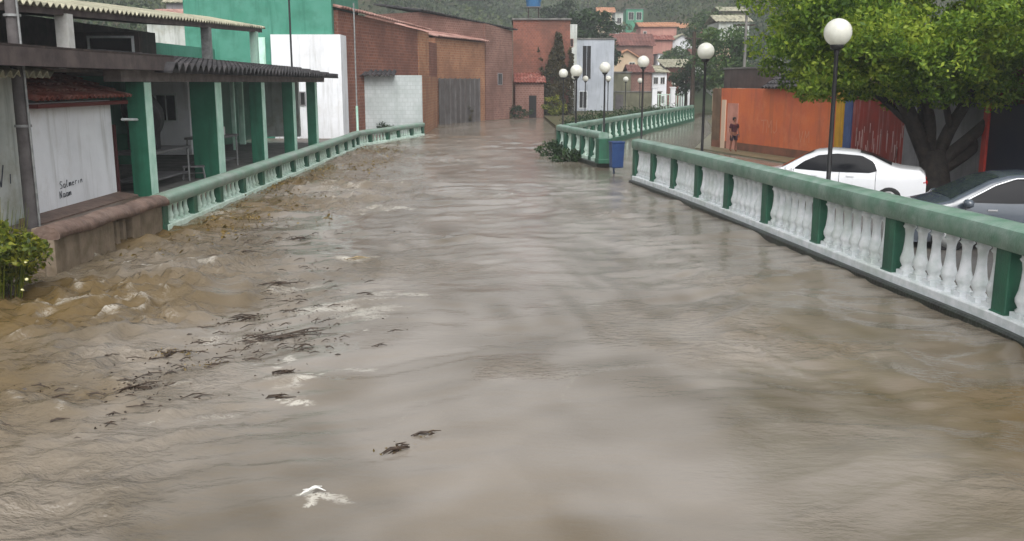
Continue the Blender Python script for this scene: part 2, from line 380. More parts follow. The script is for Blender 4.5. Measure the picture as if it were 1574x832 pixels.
# smooth the eye-measured post feet
pts = np.array([[p.x, p.y] for p in right_posts]); tt = np.arange(len(pts))
cx_ = np.polyfit(tt, pts[:, 0], 3); cy_ = np.polyfit(tt, pts[:, 1], 2)
def RR(t): return Vector((float(np.polyval(cx_, t)), float(np.polyval(cy_, t)), 0))
e0 = RR(8); e1 = RR(7.6); dirn = (e0-e1).normalized()
right_line = [RR(i) for i in range(9)]+[e0+Vector((.03, -1, 0)).normalized()*2.4*k for k in (1, 2, 3)]
left_line = [Vector((-8.25, 16.4, 0))]+[Vector((-8.0-.02*(k % 2), 18.9+2.2*k, 0)) for k in range(15)]
left_line += [Vector((-7.75, 51.6, 0)), Vector((-7.1, 53.9, 0)), Vector((-6.75, 56, 0)), Vector((-6.2, 58.2, 0)), Vector((-5.75, 60.6, 0))]
left_line[15] = Vector((-8.1, 49.4, 0))
CORNER = at(861, 238, 0); ENDP = at(927, 258, 0); FAR = Vector((15.6, 83, 0))

# ------------------------------------------------------------------ WATER
def axis(segs):
    out = [segs[0][0]]
    for a, b, d in segs:
        n = max(1, int(round((b-a)/d))); out += list(np.linspace(a, b, n+1)[1:])
    return np.array(out)
X = axis([(-60, -12, 3), (-12, -8.5, .3), (-8.5, 7.5, .065), (7.5, 14, .2), (14, 60, 3)])
ys = [-8.0]
while ys[-1] < 130:
    y = ys[-1]; ys.append(y+(.3 if y < 4 else max(.055, .0062*y)))
Y = np.array(ys)
XX, YY = np.meshgrid(X, Y, indexing='ij')
# flow coordinates: streaks run towards the camera, swinging to the left bank
warp = .7*vnoise(XX*.35, YY*.22, 11)
warp2 = vnoise(XX*1.1, YY*.9, 13)
u = XX+.10*YY*0+warp; v = YY-.25*XX+.5*vnoise(XX*.5+9, YY*.3, 12)
left = sst(-XX, -1.0, 6.5)*sst(60-YY, 0, 12)              # rougher beside the left rail
calm = sst(XX-.0*YY, 3.0, 6.0)*sst(YY, 30, 40)              # backwater of the flooded street
amp = (.55+1.9*left*(1-.6*sst(YY, 17, 30)))*(1-.86*calm)
chop = sst(vnoise(XX*.55+2, YY*.4+3, 9)+.5*vnoise(XX*1.3, YY*.9, 10)+.55*left, .0, .75)
H = .030*vnoise(u*.55, v*.75, 1)+.020*vnoise(u*1.1, v*1.7, 2)+.013*vnoise(u*2.1+3, v*3.4, 3)
rid = 1-np.abs(vnoise(u*.9+5, v*1.5+2, 4)); H += .016*(rid**3)
rid2 = 1-np.abs(vnoise(u*2.3, v*3.7, 5)); H += .020*(rid2**4)*(.25+left)*(.2+chop)
rid3 = 1-np.abs(vnoise(u*.8+.5*v+.6*warp2, v*2.6+.8*warp2, 15)); grp = sst(vnoise(XX*.45, YY*.55, 16)+.5*vnoise(XX*1.2, YY*1.5, 17), -.25, .45)
H += .026*(rid3**6)*(chop+.55)*grp
rid4 = 1-np.abs(vnoise(u*1.1-.5*v-.7*warp2, v*3.4+9+.5*warp2, 18)); H += .016*(rid4**6)*(chop+.4)*sst(vnoise(XX*.5+9, YY*.6+4, 19), -.2, .5)
H += .009*vnoise(u*4.5, v*7, 6)*(.15+1.2*left)*(.3+chop)
patch = sst(vnoise(XX*.22+4, YY*.14+7, 8), -.35, .5)
H *= 1.9*amp*(.45+.75*patch)
# a standing wave and the boils where debris snags
BX = XX+.16*vnoise(XX*3.1, YY*2.6, 91)+.07*vnoise(XX*8, YY*7, 92); BY = YY+.22*vnoise(XX*3.1+7, YY*2.2, 93)+.08*vnoise(XX*8+3, YY*7, 94)
def blob(px, py, rx, ry):
    p = at(px, py); return np.exp(-(((BX-p.x)/rx)**2+((BY-p.y)/ry)**2))
for (px, py, rx, ry, h) in ((700, 368, .9, .35, .10), (540, 400, .8, .4, .07), (450, 590, .35, .3, .07), (440, 520, .6, .25, .06), (270, 545, .4, .25, .07), (330, 570, .6, .3, .05), (620, 360, .9, .35, .06), (880, 290, 1.3, .3, .05), (600, 320, .8, .4, .05), (200, 410, .4, .5, .06), (470, 370, .8, .3, .06)):
    H += h*blob(px, py, rx, ry)*(.6+.6*vnoise(u*3, v*5, 21))
calm_edge = sst(YY, 1.5, 3.0)*(1-.65*sst(-XX, 7.0, 7.9)*sst(YY, 18, 24))
stre = (1-np.abs(vnoise(u*1.4+.5*v, v*.35, 51)))**6
H *= calm_edge
foam = np.zeros_like(H)
for (px, py, rx, ry, k) in ((472, 592, .09, .2, 1.5), (458, 615, .2, .07, 1.3), (425, 622, .16, .04, 1.2), (432, 560, .34, .04, 1.4), (468, 572, .3, .03, 1.2), (462, 552, .1, .12, 1.3), (450, 590, .34, .4, .5), (205, 404, .05, .3, 1.1), (540, 480, .9, .5, .62), (600, 455, 1.0, .35, .5), (487, 764, .08, .03, 1.1), (515, 768, .07, .03, .6), (610, 322, .8, .5, .75), (550, 402, .6, .2, .8), (600, 225, 1.5, 1.3, .6), (480, 300, 1.5, 1.5, .35), (225, 412, .2, .06, .6), (940, 470, .8, .12, .4), (330, 330, 1.0, 1.2, .5), (430, 260, 1.0, 2.5, .5), (700, 250, 2, 2.5, .22), (650, 210, 1.6, 4, .45), (575, 500, .08, .08, 1.0), (545, 575, .2, .12, .55), (760, 300, 1.5, 1., .3), (470, 440, .9, .5, .45), (340, 520, .8, .4, .4), (1150, 640, .7, .3, .25)):
    foam = np.maximum(foam, k*blob(px, py, rx, ry))
foam *= (.75+.75*sst(vnoise(u*3.2, v*6.5, 31)+.5*vnoise(u*8, v*14, 32), -.2, .5))
foam += .45*sst(rid2, .84, 1.0)*sst(rid, .7, 1.0)*(left*1.2+.15)*chop*(1-calm)
foam += .42*stre*left*sst(vnoise(u*1.1, v*.8, 52), -.1, .5)
foam += .35*(1-np.abs(vnoise(u*.8, v*2.6, 53)))**10*sst(vnoise(u*.5, v*.9, 54), .0, .6)*(1-calm)
tone = .6+.36*vnoise(XX*.28+.2*u, YY*.16, 41)+.34*vnoise(u*.9, v*.7, 42)+.2*vnoise(u*2.2, v*2.6, 44)+.22*vnoise(u*3.2+.7*v, v*.45, 48)-.3*sst(-XX, 1, 5)*sst(30-YY, 0, 20)-.25*sst(XX, 3, 6)*sst(20-YY, 0, 10)
tone = np.clip(tone, 0, 1)
olive = sst(-XX, 2.2, 8.0)*.9+sst(XX, 2.4, 6.0)*sst(18-YY, 0, 8)*.8
olive += .28*sst(vnoise(XX*.5+31, YY*.5+3, 46)+.5*vnoise(XX*1.6, YY*2, 47), .2, .8)*sst(16-YY, 0, 6)
olive *= .35+.9*sst(vnoise(XX*.6+8, YY*.35+1, 43), -.4, .5)
V = np.stack([XX, YY, H], -1).reshape(-1, 3)
nx, ny = XX.shape
idx = np.arange(nx*ny).reshape(nx, ny)
Fq = np.stack([idx[:-1, :-1], idx[1:, :-1], idx[1:, 1:], idx[:-1, 1:]], -1).reshape(-1, 4)
wm = bpy.data.materials.new('muddy_flood_water'); wm.use_nodes = True; t = wm.node_tree; N = t.nodes; L = t.links
b = N['Principled BSDF']; b.inputs['IOR'].default_value = 1.33; b.inputs['Specular IOR Level'].default_value = .5
def attr(n):
    a = N.new('ShaderNodeAttribute'); a.attribute_name = n; return a.outputs['Fac']
def mixc(fac, A, B):
    mx = N.new('ShaderNodeMix'); mx.data_type = 'RGBA'; L.new(fac, mx.inputs['Factor'])
    for k, q in (('A', A), ('B', B)):
        if isinstance(q, tuple): mx.inputs[k].default_value = q
        else: L.new(q, mx.inputs[k])
    return mx.outputs['Result']
geo = N.new('ShaderNodeNewGeometry')
c = mixc(attr('tone'), lin((96, 88, 76)), lin((132, 125, 116)))
c = mixc(attr('olive'), c, lin((94, 78, 50)))
nz = N.new('ShaderNodeTexNoise'); nz.inputs['Scale'].default_value = 6.5; nz.inputs['Distortion'].default_value = 1.2; nz.inputs['Detail'].default_value = 8; nz.inputs['Roughness'].default_value = .75
mp = N.new('ShaderNodeMapping'); mp.inputs['Scale'].default_value = (1, 1.9, 1); mp.inputs['Rotation'].default_value = (0, 0, R(14))
L.new(geo.outputs['Position'], mp.inputs['Vector']); L.new(mp.outputs[0], nz.inputs['Vector'])
def mth(op, a, b_=None, c_=None):
    q = N.new('ShaderNodeMath'); q.operation = op
    for i_, x_ in enumerate((a, b_, c_)):
        if x_ is None: continue
        if isinstance(x_, (int, float)): q.inputs[i_].default_value = x_
        else: L.new(x_, q.inputs[i_])
    return q.outputs[0]
rdg = mth('SUBTRACT', 1.0, mth('MULTIPLY', mth('ABSOLUTE', mth('SUBTRACT', nz.outputs[0], .5)), 9.0))
rdg = mth('MAXIMUM', rdg, 0.0)
fo = mth('MULTIPLY', attr('foam'), mth('MULTIPLY_ADD', rdg, .95, .16))
mr = N.new('ShaderNodeMapRange'); mr.inputs['From Min'].default_value = .22; mr.inputs['From Max'].default_value = .95; mr.inputs['To Max'].default_value = .85
L.new(fo, mr.inputs['Value'])
c = mixc(mr.outputs[0], c, lin((188, 184, 174))); L.new(c, b.inputs['Base Color'])
rr = N.new('ShaderNodeMapRange'); rr.inputs['To Min'].default_value = .15; rr.inputs['To Max'].default_value = .6; L.new(mr.outputs[0], rr.inputs['Value']); L.new(rr.outputs[0], b.inputs['Roughness'])
n1 = N.new('ShaderNodeTexNoise'); n1.inputs['Scale'].default_value = 5.5; n1.inputs['Detail'].default_value = 3.5; n1.inputs['Roughness'].default_value = .62
L.new(mp.outputs[0], n1.inputs['Vector'])
bp = N.new('ShaderNodeBump'); bp.inputs['Distance'].default_value = .1; L.new(n1.outputs[0], bp.inputs['Height'])
L.new(attr('rip'), bp.inputs['Strength']); L.new(bp.outputs[0], b.inputs['Normal'])
water = np_mesh('flood_water', V, Fq, wm, smooth=True); tag(water, kind='structure')
for n_, arr in (('foam', foam), ('tone', tone), ('olive', np.clip(olive, 0, 1)), ('rip', np.clip((.10+.42*chop*grp+.3*left*chop)*(1-.8*calm), 0, 1))):
    at_ = water.data.attributes.new(n_, 'FLOAT', 'POINT'); at_.data.foreach_set('value', arr.astype(np.float32).ravel())

# ------------------------------------------------------------------ GROUND
def slab_poly(name, poly, z0, z1, m, **kw):
    mb = MB(); n = len(poly)
    mb.add([(x, y, z0) for x, y in poly]+[(x, y, z1) for x, y in poly], [tuple(range(n))[::-1], tuple(range(n, 2*n))]+[(i, (i+1) % n, n+(i+1) % n, n+i) for i in range(n)])
    return mb.build(name, m, **kw)
bank = [(-60, -8), (-8.9, -8), (-8.6, 16.4), (-8.2, 20), (-8.2, 49.5), (-7.9, 51.8), (-7.2, 54.1), (-6.4, 58.3), (-6.0, 61), (-6.0, 72), (-6.6, 77), (-2.6, 82.5), (0, 86), (3, 90), (3, 100), (-60, 100)]
tag(slab_poly('left_bank', bank, -1, .03, M['slab']), kind='structure')
tag(slab_poly('sidewalk', [(-8.7, 15), (-8.4, 25.2), (-16, 25.2), (-16, 15)], -.9, .3, M['slab']), kind='structure')
rl = [(p.x+.16, p.y) for p in right_line]
pave = rl+[(60, rl[-1][1]), (60, 27), (14, 30), (11.2, 34), (5.0, 33)]
M['asphalt'] = mat('wet_asphalt', (84, 82, 80), .35, .5, c2=(66, 64, 62), nscale=2, grime=(100, 94, 84), bump=.3)
M['pavement'] = mat('wet_pavement', (112, 108, 84), .4, .45, c2=(92, 88, 68), nscale=2, grime=(80, 76, 62), bump=.3)
tag(slab_poly('parking_pavement', pave, -1, .1, M['asphalt']), kind='structure')
side = [(11.8, 37.4), (13.3, 37.4), (10.9, 48.4), (15.5, 66), (18.5, 84), (17.2, 84), (14.0, 66), (9.3, 48.2)]
tag(slab_poly('pavement', side, -1, .06, M['pavement']), kind='structure')
# ground behind the far railing
fl = [(CORNER.x-.1, CORNER.y+.2), (FAR.x-.2, FAR.y+.3), (20, 100), (3, 100), (3, 90), (3.2, 70)]
M['soil'] = mat('damp_grassy_soil', (74, 76, 48), .85, .2, c2=(88, 78, 58), nscale=.8, grime=(54, 60, 36), bump=.5, bscale=5)
tag(slab_poly('far_bank', fl, -1, .22, M['soil']), kind='structure')

def hz(x, y):
    """terrain height: flat valley floor, a wooded hill behind"""
    x = np.asarray(x, float); y = np.asarray(y, float)
    y0 = np.interp(x, [-60, -25, -12, 0, 20, 30, 60], [62, 76, 98, 120, 120, 96, 78])
    d = np.maximum(0, y-y0)
    h = .10*d*sst(d, 0, 25)+.0009*np.maximum(0, d-45)**2*np.exp(-np.maximum(0, d-45)/260.)
    h += (np.abs(x)/60.)**2*.02*d
    h += 2.2*vnoise(x*.03, y*.03, 61)*sst(d, 5, 60)+.8*vnoise(x*.1, y*.1, 62)*sst(d, 5, 40)
    return .18+np.minimum(h, 130)
hx = np.linspace(-330, 330, 170); hy = np.concatenate([np.linspace(60, 200, 90), np.linspace(205, 620, 70)])
HX, HY = np.meshgrid(hx, hy, indexing='ij'); HZ = hz(HX, HY)
inb = (HY < 99.0) & (np.abs(HX) < 26); HZ = np.where(inb, -1.5, HZ)
hi_ = np.arange(HX.size).reshape(HX.shape)
M['hill'] = mat('grassy_hillside', (56, 68, 44), .9, .15, c2=(74, 68, 54), nscale=.06, grime=(44, 56, 38), bump=.6, bscale=.8)
hill = np_mesh('hillside', np.stack([HX, HY, HZ], -1).reshape(-1, 3), np.stack([hi_[:-1, :-1], hi_[1:, :-1], hi_[1:, 1:], hi_[:-1, 1:]], -1).reshape(-1, 4), M['hill'], smooth=True)
tag(hill, kind='structure')
rb = MB(); rb.box(-600, 600, -300, 700, -1.6, -1.55); tag(rb.build('river_bed', M['soil']), kind='structure')

# ------------------------------------------------------------------ BALUSTRADES
def resample(line, step=.4):
    """catmull-rom through the posts"""
    out = []; P = [2*line[0]-line[1]]+line+[2*line[-1]-line[-2]]
    for i in range(1, len(P)-2):
        k = max(2, int((P[i+1]-P[i]).length/step))
        for j in range(k):
            s = j/k; a, b_, c_, d = P[i-1], P[i], P[i+1], P[i+2]
            out.append(.5*((2*b_)+(c_-a)*s+(2*a-5*b_+4*c_-d)*s*s+(3*b_-a-3*c_+d)*s**3))
    out.append(line[-1]); return out
def bal_mesh(name, h, r, m, n=10, sq=True):
    mb = MB(); 
    if sq: mb.box(-r*1.05, r*1.05, -r*1.05, r*1.05, 0, h*.09)
    prof = [(r*.75, h*.07), (r*1.0, h*.12), (r*.7, h*.16), (r*1.05, h*.24), (r*1.1, h*.3), (r*.8, h*.42), (r*.62, h*.6), (r*.58, h*.74), (r*.7, h*.84), (r*1.0, h*.88), (r*.8, h*.91), (r*.85, h*1.0)]
    mb.lathe(prof, n)
    return mb
def balustrade(label, line, ztop, under, zbase, capw, postw, nb, mcap, mpost, mbal, mkerb, bal_r, cat='balustrade', crest=.2, maxpart=100, posts=True, kerb_h=None, big_end=False, bal0=None):
    o = empty('balustrade', line[0], 0, label, cat)
    org = line[0]; line = [p-org for p in line]; path = resample(line)
    hw = capw/2
    prof = [(-hw*.84, under), (-hw*.97, under+.05), (-hw, ztop-.11), (-hw*.93, ztop-.055), (-hw*.72, ztop-.025), (0, ztop), (hw*.72, ztop-.025), (hw*.93, ztop-.055), (hw, ztop-.11), (hw*.97, under+.05), (hw*.84, under)]
    MB().sweep(path, prof, 0, True).build('handrail', mcap, o).data.set_sharp_from_angle(angle=R(42))
    kw = capw*.5
    MB().sweep(path, [(-kw-.07, -.9), (-kw-.07, zbase-.17), (-kw-.04, zbase-.14), (kw+.04, zbase-.14), (kw+.07, zbase-.17), (kw+.07, -.9)]).build('kerb', mkerb, o)
    MB().sweep(path, [(-kw*.85, zbase-.145), (-kw*.85, zbase-.02), (-kw*.8, zbase), (kw*.8, zbase), (kw*.85, zbase-.02), (kw*.85, zbase-.145)]).build('bottom_rail', mbal, o)
    pm = None; bm_ = None; nbal = 0
    rest = MB(); src = bal_mesh('b', under-zbase+.02, bal_r, mbal, 8)
    for i, p in enumerate(line):
        tdir = (line[min(i+1, len(line)-1)]-line[max(i-1, 0)]); ang = math.atan2(tdir.y, tdir.x)
        pw = postw*(1.5 if (big_end and i == 0) else 1)
        if pm is None or pw != postw or (big_end and i == 1):
            mb = MB(); mb.box(-pw/2, pw/2, -pw/2, pw/2, zbase-.15, under+.03)
            mb.box(-pw/2-.02, pw/2+.02, -pw/2-.02, pw/2+.02, zbase-.16, zbase+.02)
            ob = mb.build('post', mpost, o, p, ang, bevel=.02); pm = ob
        else:
            ob = pm.copy(); col.objects.link(ob); ob.parent = o; ob.location = p; ob.rotation_euler = (0, 0, ang)
        if i < len(line)-1:
            q = line[i+1]
            n = nb if not callable(nb) else nb(i)
            # walk the curve between the posts
            seg = [path[j] for j in range(len(path)) if (path[j]-p).length+(path[j]-q).length < (q-p).length*1.02+.01]
            for k in range(n):
                s = (k+.5)/n; L_ = (q-p).length; pad = postw/2/L_
                s = pad+s*(1-2*pad)
                fi = s*(len(seg)-1); j0 = min(int(fi), len(seg)-2); c_ = seg[j0].lerp(seg[j0+1], fi-j0)
                if nbal < maxpart:
                    if bm_ is None: bm_ = src.build('baluster', mbal, o, c_+Vector((0, 0, zbase-.01)), ang)
                    else:
                        bb = bm_.copy(); col.objects.link(bb); bb.parent = o; bb.location = c_+Vector((0, 0, zbase-.01)); bb.rotation_euler = (0, 0, ang)
                    nbal += 1
                else:
                    T = Matrix.Translation(c_+Vector((0, 0, zbase-.01)))
                    rest.add([T @ Vector(x) for x in src.v], src.f, 0, True)
    if rest.v: tag(rest.build('baluster', mbal, o), kind='stuff')
    return o
balustrade('green-topped balustrade with bright white balusters, in front of the parked cars', right_line[::-1], 1.47, 1.13, .25, .5, .32, 7, M['cap'], M['post'], M['white_bal'], M['kerb'], .112)
lnL = left_line[1:]
lnL[0] = Vector((-8.02, 20.9, 0))
lnL = [Vector((-8.02, 21.3, 0))]+[p for p in lnL if p.y > 22.5]
balustrade('long low green balustrade half under water in front of the market', lnL, .82, .56, .12, .46, .30, 5, M['cap_l'], M['post'], M['pale_bal'], M['kerb'], .075)
d1 = ENDP-CORNER
balustrade('short green balustrade ending in a thick post beside the blue bin', [ENDP-d1*(k/5) for k in range(6)], 1.4, 1.12, .34, .4, .34, 2, M['cap'], M['post'], M['pale_bal'], M['kerb'], .13, big_end=True)
d2 = FAR-(CORNER+Vector((.3, .6, 0))); nfar = 26
balustrade('far green balustrade running along the flooded side street', [CORNER+Vector((.3, .6, 0))+d2*(k/nfar) for k in range(nfar+1)], 1.4, 1.12, .40, .38, .42, 3, M['cap'], M['post'], M['pale_bal'], M['post'], .12)

# muddy unpainted near stretch of the left rail
mw = empty('broken_parapet', (-8.2, 16.4, 0), 0, 'mud-brown broken parapet wall next to the flowering bush', 'parapet')
pth = [Vector((0, 0, 0)), Vector((.05, 1.2, 0)), Vector((.1, 2.6, 0)), Vector((.16, 3.8, 0)), Vector((.18, 4.9, 0))]
mbp = MB(); pp = resample(pth, .12)
for i, q in enumerate(pp): q.z = .008*math.sin(i*1.7)+.016*math.sin(i*.43)
mbp.sweep(pp, [(-.22, .58), (-.25, .61), (-.25, .7), (-.18, .78), (0, .83), (.16, .79), (.25, .7), (.25, .61), (.2, .58)], 0, True); mbp.build('coping', M['mudrail'], mw)
for (a, b_, nm) in ((0.0, 2.35, 'panel'), (3.2, 4.9, 'panel')):
    mb = MB(); mb.bar((.03+a*.035, a, -.8), (.03+b_*.035, b_, -.8), .2, 1.39); mb.build(nm, M['mudwall'], mw, bevel=.02)
for yy in (2.62, 2.95):
    MB().box(-.07, .07, -.07, .07, -.6, .52).build('baluster', M['mudwall'], mw, (.1, yy, 0))
MB().box(-.12, .12, -.12, .12, -.8, .75).build('post', M['mudwall'], mw, (-.22, 0.3, 0))

# ------------------------------------------------------------------ LAMPS
def lamp_proto():
    o = empty('street_lamp', (0, 0, 0))
    MB().lathe([(.13, 0), (.13, .05), (.085, .1), (.07, .5), (.05, .55), (.045, 3.9), (.06, 3.95), (.06, 4.0)], 12).build('pole', M['pole_black'], o)
    MB().lathe([(.06, 3.99), (.13, 4.03), (.15, 4.09), (.13, 4.13)], 16).build('collar', M['pole_black'], o)
    g = MB(); R0 = .29
    g.lathe([(R0*math.sin(a), 4.36-R0*math.cos(a)) for a in np.linspace(.35, math.pi-.02, 18)], 24); g.build('globe', M['globe'], o)
    return o
lamps = [(1288, 50, 20.5, 'white globe street lamp in front of the large tree, the biggest globe'),
         (1085, 79, 33, 'white globe street lamp left of the orange wall, second biggest globe'),
         (989, 95, 47, 'white globe street lamp whose black pole meets the start of the near balustrade'),
         (930, 104, 50.5, 'white globe street lamp standing behind the thick green end post'),
         (886, 109, 46, 'white globe street lamp between the two green railings at their corner'),
         (866, 113, 62, 'cream globe street lamp against the dark creeper wall, leftmost of the lamps'),
         (900, 121, 98, 'small far globe lamp in front of the pale grey building'),
         (883, 118, 92, 'small far globe lamp just under a bigger globe by the grey building'),
         (935, 121, 96, 'small far globe lamp right beside a nearer black lamp pole'),
         (962, 122, 104, 'small far globe lamp in front of the olive garden wall'),
         (984, 124, 108, 'small far globe lamp just left of a nearer large globe lamp pole'),
         (1036, 128, 112, 'tiny far globe lamp before the brick gable house'),
         (1050, 129, 114, 'tiny far globe lamp next to the white gate pillar')]
L0 = lamp_proto()
for i, (px, py, Yd, lb) in enumerate(lamps):
    o = L0 if i == 0 else copy_tree(L0)
    p = aty(px, py, Yd); s = (p.z-.1)/4.36
    if Yd > 90: s = (p.z-.2)/4.36
    if Yd > 90:  # keeps globes round: drop the pole foot into the bank instead of squashing
        o.location = (p.x, p.y, p.z-4.36); s = 1
    else: o.location = (p.x, p.y, p.z-4.36)
    tag(o, lb, 'street lamp', 'globe street lamps along the river street')

# ------------------------------------------------------------------ LEFT BUILDINGS
def window(parent, c, wd, h, nrm_ang, mframe, mpane, name='window', bars=1):
    """window on a wall: c centre, wall tangent angle; built proud of the wall"""
    T = Matrix.Translation(c) @ Matrix.Rotation(nrm_ang, 4, 'Z')
    fr = MB(); t_ = min(.07, wd*.12)
    fr.box(-wd/2-t_, wd/2+t_, -.06, .0, -h/2-t_, -h/2, 0, T); fr.box(-wd/2-t_, wd/2+t_, -.06, 0, h/2, h/2+t_, 0, T)
    fr.box(-wd/2-t_, -wd/2, -.06, 0, -h/2, h/2, 0, T); fr.box(wd/2, wd/2+t_, -.06, 0, -h/2, h/2, 0, T)
    if bars: fr.box(-t_*.3, t_*.3, -.05, -.02, -h/2, h/2, 0, T)
    f = fr.build(name, mframe, parent)
    MB().box(-wd/2, wd/2, -.022, -.005, -h/2, h/2, 0, T).build('pane', mpane, f)
    return f

# far-left white building
b1 = empty('white_building', (-10.7, 19, .3), 0, 'white building at the left edge of the photo behind the pole', 'building')
o_ = Vector(b1.location)
MB().box(-6, 0, -5.5, 1.75, -.3, 3.15).build('wall', M['white_wall2'], b1)
rf = corr((.75, -5.6, 3.15), (.75, 1.9, 3.15), (-3.4, 0, .9), .3, .07, 4, .03); rf.build('roof', M['fibro'], b1)
g = MB()
def scrawl(mb, o, ux, uz, letters, s=.3, wd=.02, lift=Vector((.012, 0, 0))):
    """handwritten strokes as ribbons"""
    G = {'S': [[(.8, .9), (.3, 1), (.1, .75), (.7, .4), (.6, .05), (.1, .05)]], 'a': [[(.7, .5), (.3, .55), (.15, .2), (.4, 0), (.7, .3), (.72, .55), (.75, .05), (.9, .05)]],
         'l': [[(.2, .3), (.5, .95), (.35, 1), (.3, .1), (.6, .05)]], 'm': [[(.05, .05), (.12, .55), (.2, .05)], [(.15, .35), (.35, .55), (.42, .05), (.5, .45), (.7, .55), (.78, .05)]],
         'e': [[(.2, .3), (.65, .35), (.5, .55), (.2, .4), (.25, .05), (.7, .1)]], 'r': [[(.2, .05), (.25, .55)], [(.25, .4), (.5, .58), (.7, .5)]], 'i': [[(.3, .05), (.35, .5)]],
         't': [[(.4, .95), (.3, .1), (.6, .05)], [(.1, .65), (.7, .7)]], 'n': [[(.1, .05), (.15, .55), (.2, .35), (.5, .55), (.6, .05)]], 'N': [[(.1, 0), (.15, .95), (.6, .05), (.7, 1)]],
         'V': [[(.1, 1), (.35, 0), (.7, 1)]], 'T': [[(.1, .95), (.9, 1)], [(.5, .97), (.45, 0)]], 'M': [[(.05, 0), (.15, 1), (.4, .4), (.7, 1), (.8, 0)]], 'J': [[(.6, 1), (.6, .2), (.3, 0), (.1, .2)]],
         'X': [[(.1, 0), (.8, 1)], [(.1, .9), (.8, .1)]]}
    x = 0
    for ch in letters:
        if ch == ' ': x += .6; continue
        for st in G[ch]:
            P = [o+ux*((x+a)*s)+uz*(b_*s+.03*s*x)+lift for a, b_ in st]
            for a, b_ in zip(P[:-1], P[1:]):
                d = (b_-a); nn = d.cross(lift).normalized()*wd/2
                mb.add([a-nn, a+nn, b_+nn, b_-nn], [(0, 1, 2, 3)])
                k = lift.normalized()*.006
                mb.add([a-nn-k, a+nn-k, b_+nn-k, b_-nn-k], [(0, 1, 2, 3)])
        x += .9
    return mb
scrawl(g, Vector((0, .55, .85)), Vector((0, 1, 0)), Vector((0, 0, 1)), 'Vi', .45, .035); g.build('graffiti', M['ink'], b1)

# utility pole
pl = empty('utility_pole', (-10.05, 19.6, .2), 0, 'tall grey utility pole at the left edge rising out of the frame', 'utility pole')
MB().tube([(0, 0, -.3), (0, 0, 5), (0, 0, 9.5)], [.15, .12, .1], 12).build('shaft', M['timberpole'], pl)
MB().tube([(.17, -.05, -.3), (.15, -.05, 3.6), (.13, -.05, 6)], .025, 8).build('conduit', M['steel'], pl)
for z in (2.2, 4.4): MB().lathe([(.165, z), (.165, z+.05)], 12).build('band', M['steel'], pl)

# white shed with red tiles
sh = empty('market_shed', (-10.6, 20.9, .3), 0, 'whitewashed shed with red clay tile eaves and black scrawl', 'shed')
mb = MB(); mb.box(-3.2, 0, 0, 4.35, -.3, 2.55); mb.build('wall', M['white_wall'], sh)
rf = corr((.35, -.15, 2.62), (.35, 4.95, 2.62), (-3.0, 0, 1.0), .24, .05, 7, .03, round_=True, step=.05); rf.build('roof', M['redtile'], sh)
MB().box(-.02, .3, -.1, 4.8, 2.44, 2.53).build('eaves_board', mat('dark_red_timber', (88, 34, 30), .7, .3), sh)
g = MB(); scrawl(g, Vector((0, 1.15, .55)), Vector((0, 1, 0)), Vector((0, 0, 1)), 'Salmerin', .17, .016); scrawl(g, Vector((0, 1.1, .33)), Vector((0, 1, 0)), Vector((0, 0, 1)), 'Naam', .17, .018)
g.build('graffiti', M['ink'], sh)
MB().sweep([Vector((.2, -.8, 0)), Vector((.2, 2, 0)), Vector((.2, 4.5, 0))], [(-.2, -.3), (-.2, .12), (.3, .03), (.3, -.3)]).build('footing', M['mudrail'], sh)

# market pavilion
mk = empty('market_pavilion', (-10, 26, .3), 0, 'open green market pavilion with blackened tile eaves behind the left balustrade', 'market hall')
def W(x, y, z): return Vector((x+10, y-26, z-.3))
def mbox(x0, x1, y0, y1, z0, z1, mb=None, mi=0):
    mb = mb or MB(); return mb.box(x0+10, x1+10, y0-26, y1-26, z0-.3, z1-.3, mi)
pillY = [(26.6, .5, .5), (33.0, .85, .7), (38.8, .5, .5), (44.2, .48, .5), (49.2, .45, .5)]
for (y, wd, dp) in pillY:
    pb = mbox(-10-wd, -10, y-dp, y, .085, 3.32).build('pillar', M['green'], mk, bevel=.015)
    mbox(-10, -9.985, y-dp+.01, y-.01, .085, 3.3).build('pillar_lit_tint', M['mint'], pb)  # river side coloured paler to stand in for the sky light it catches
mbox(-10.4, -9.95, 24.5, 51, 3.32, 3.62).build('beam', M['beam'], mk)
mbox(-9.6, -9.5, 14.5, 27.2, 3.62, 3.98).build('fascia', M['fascia'], mk)
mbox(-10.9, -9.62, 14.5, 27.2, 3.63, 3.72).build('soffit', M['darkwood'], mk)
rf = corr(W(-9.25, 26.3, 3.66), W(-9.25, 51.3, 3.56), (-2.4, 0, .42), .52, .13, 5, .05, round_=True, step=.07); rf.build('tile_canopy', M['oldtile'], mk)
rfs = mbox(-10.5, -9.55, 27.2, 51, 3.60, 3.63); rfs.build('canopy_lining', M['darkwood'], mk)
mbox(-10.9, -9.5, 14.5, 27.2, 3.985, 4.03).build('canopy_slab', M['darkwood'], mk)
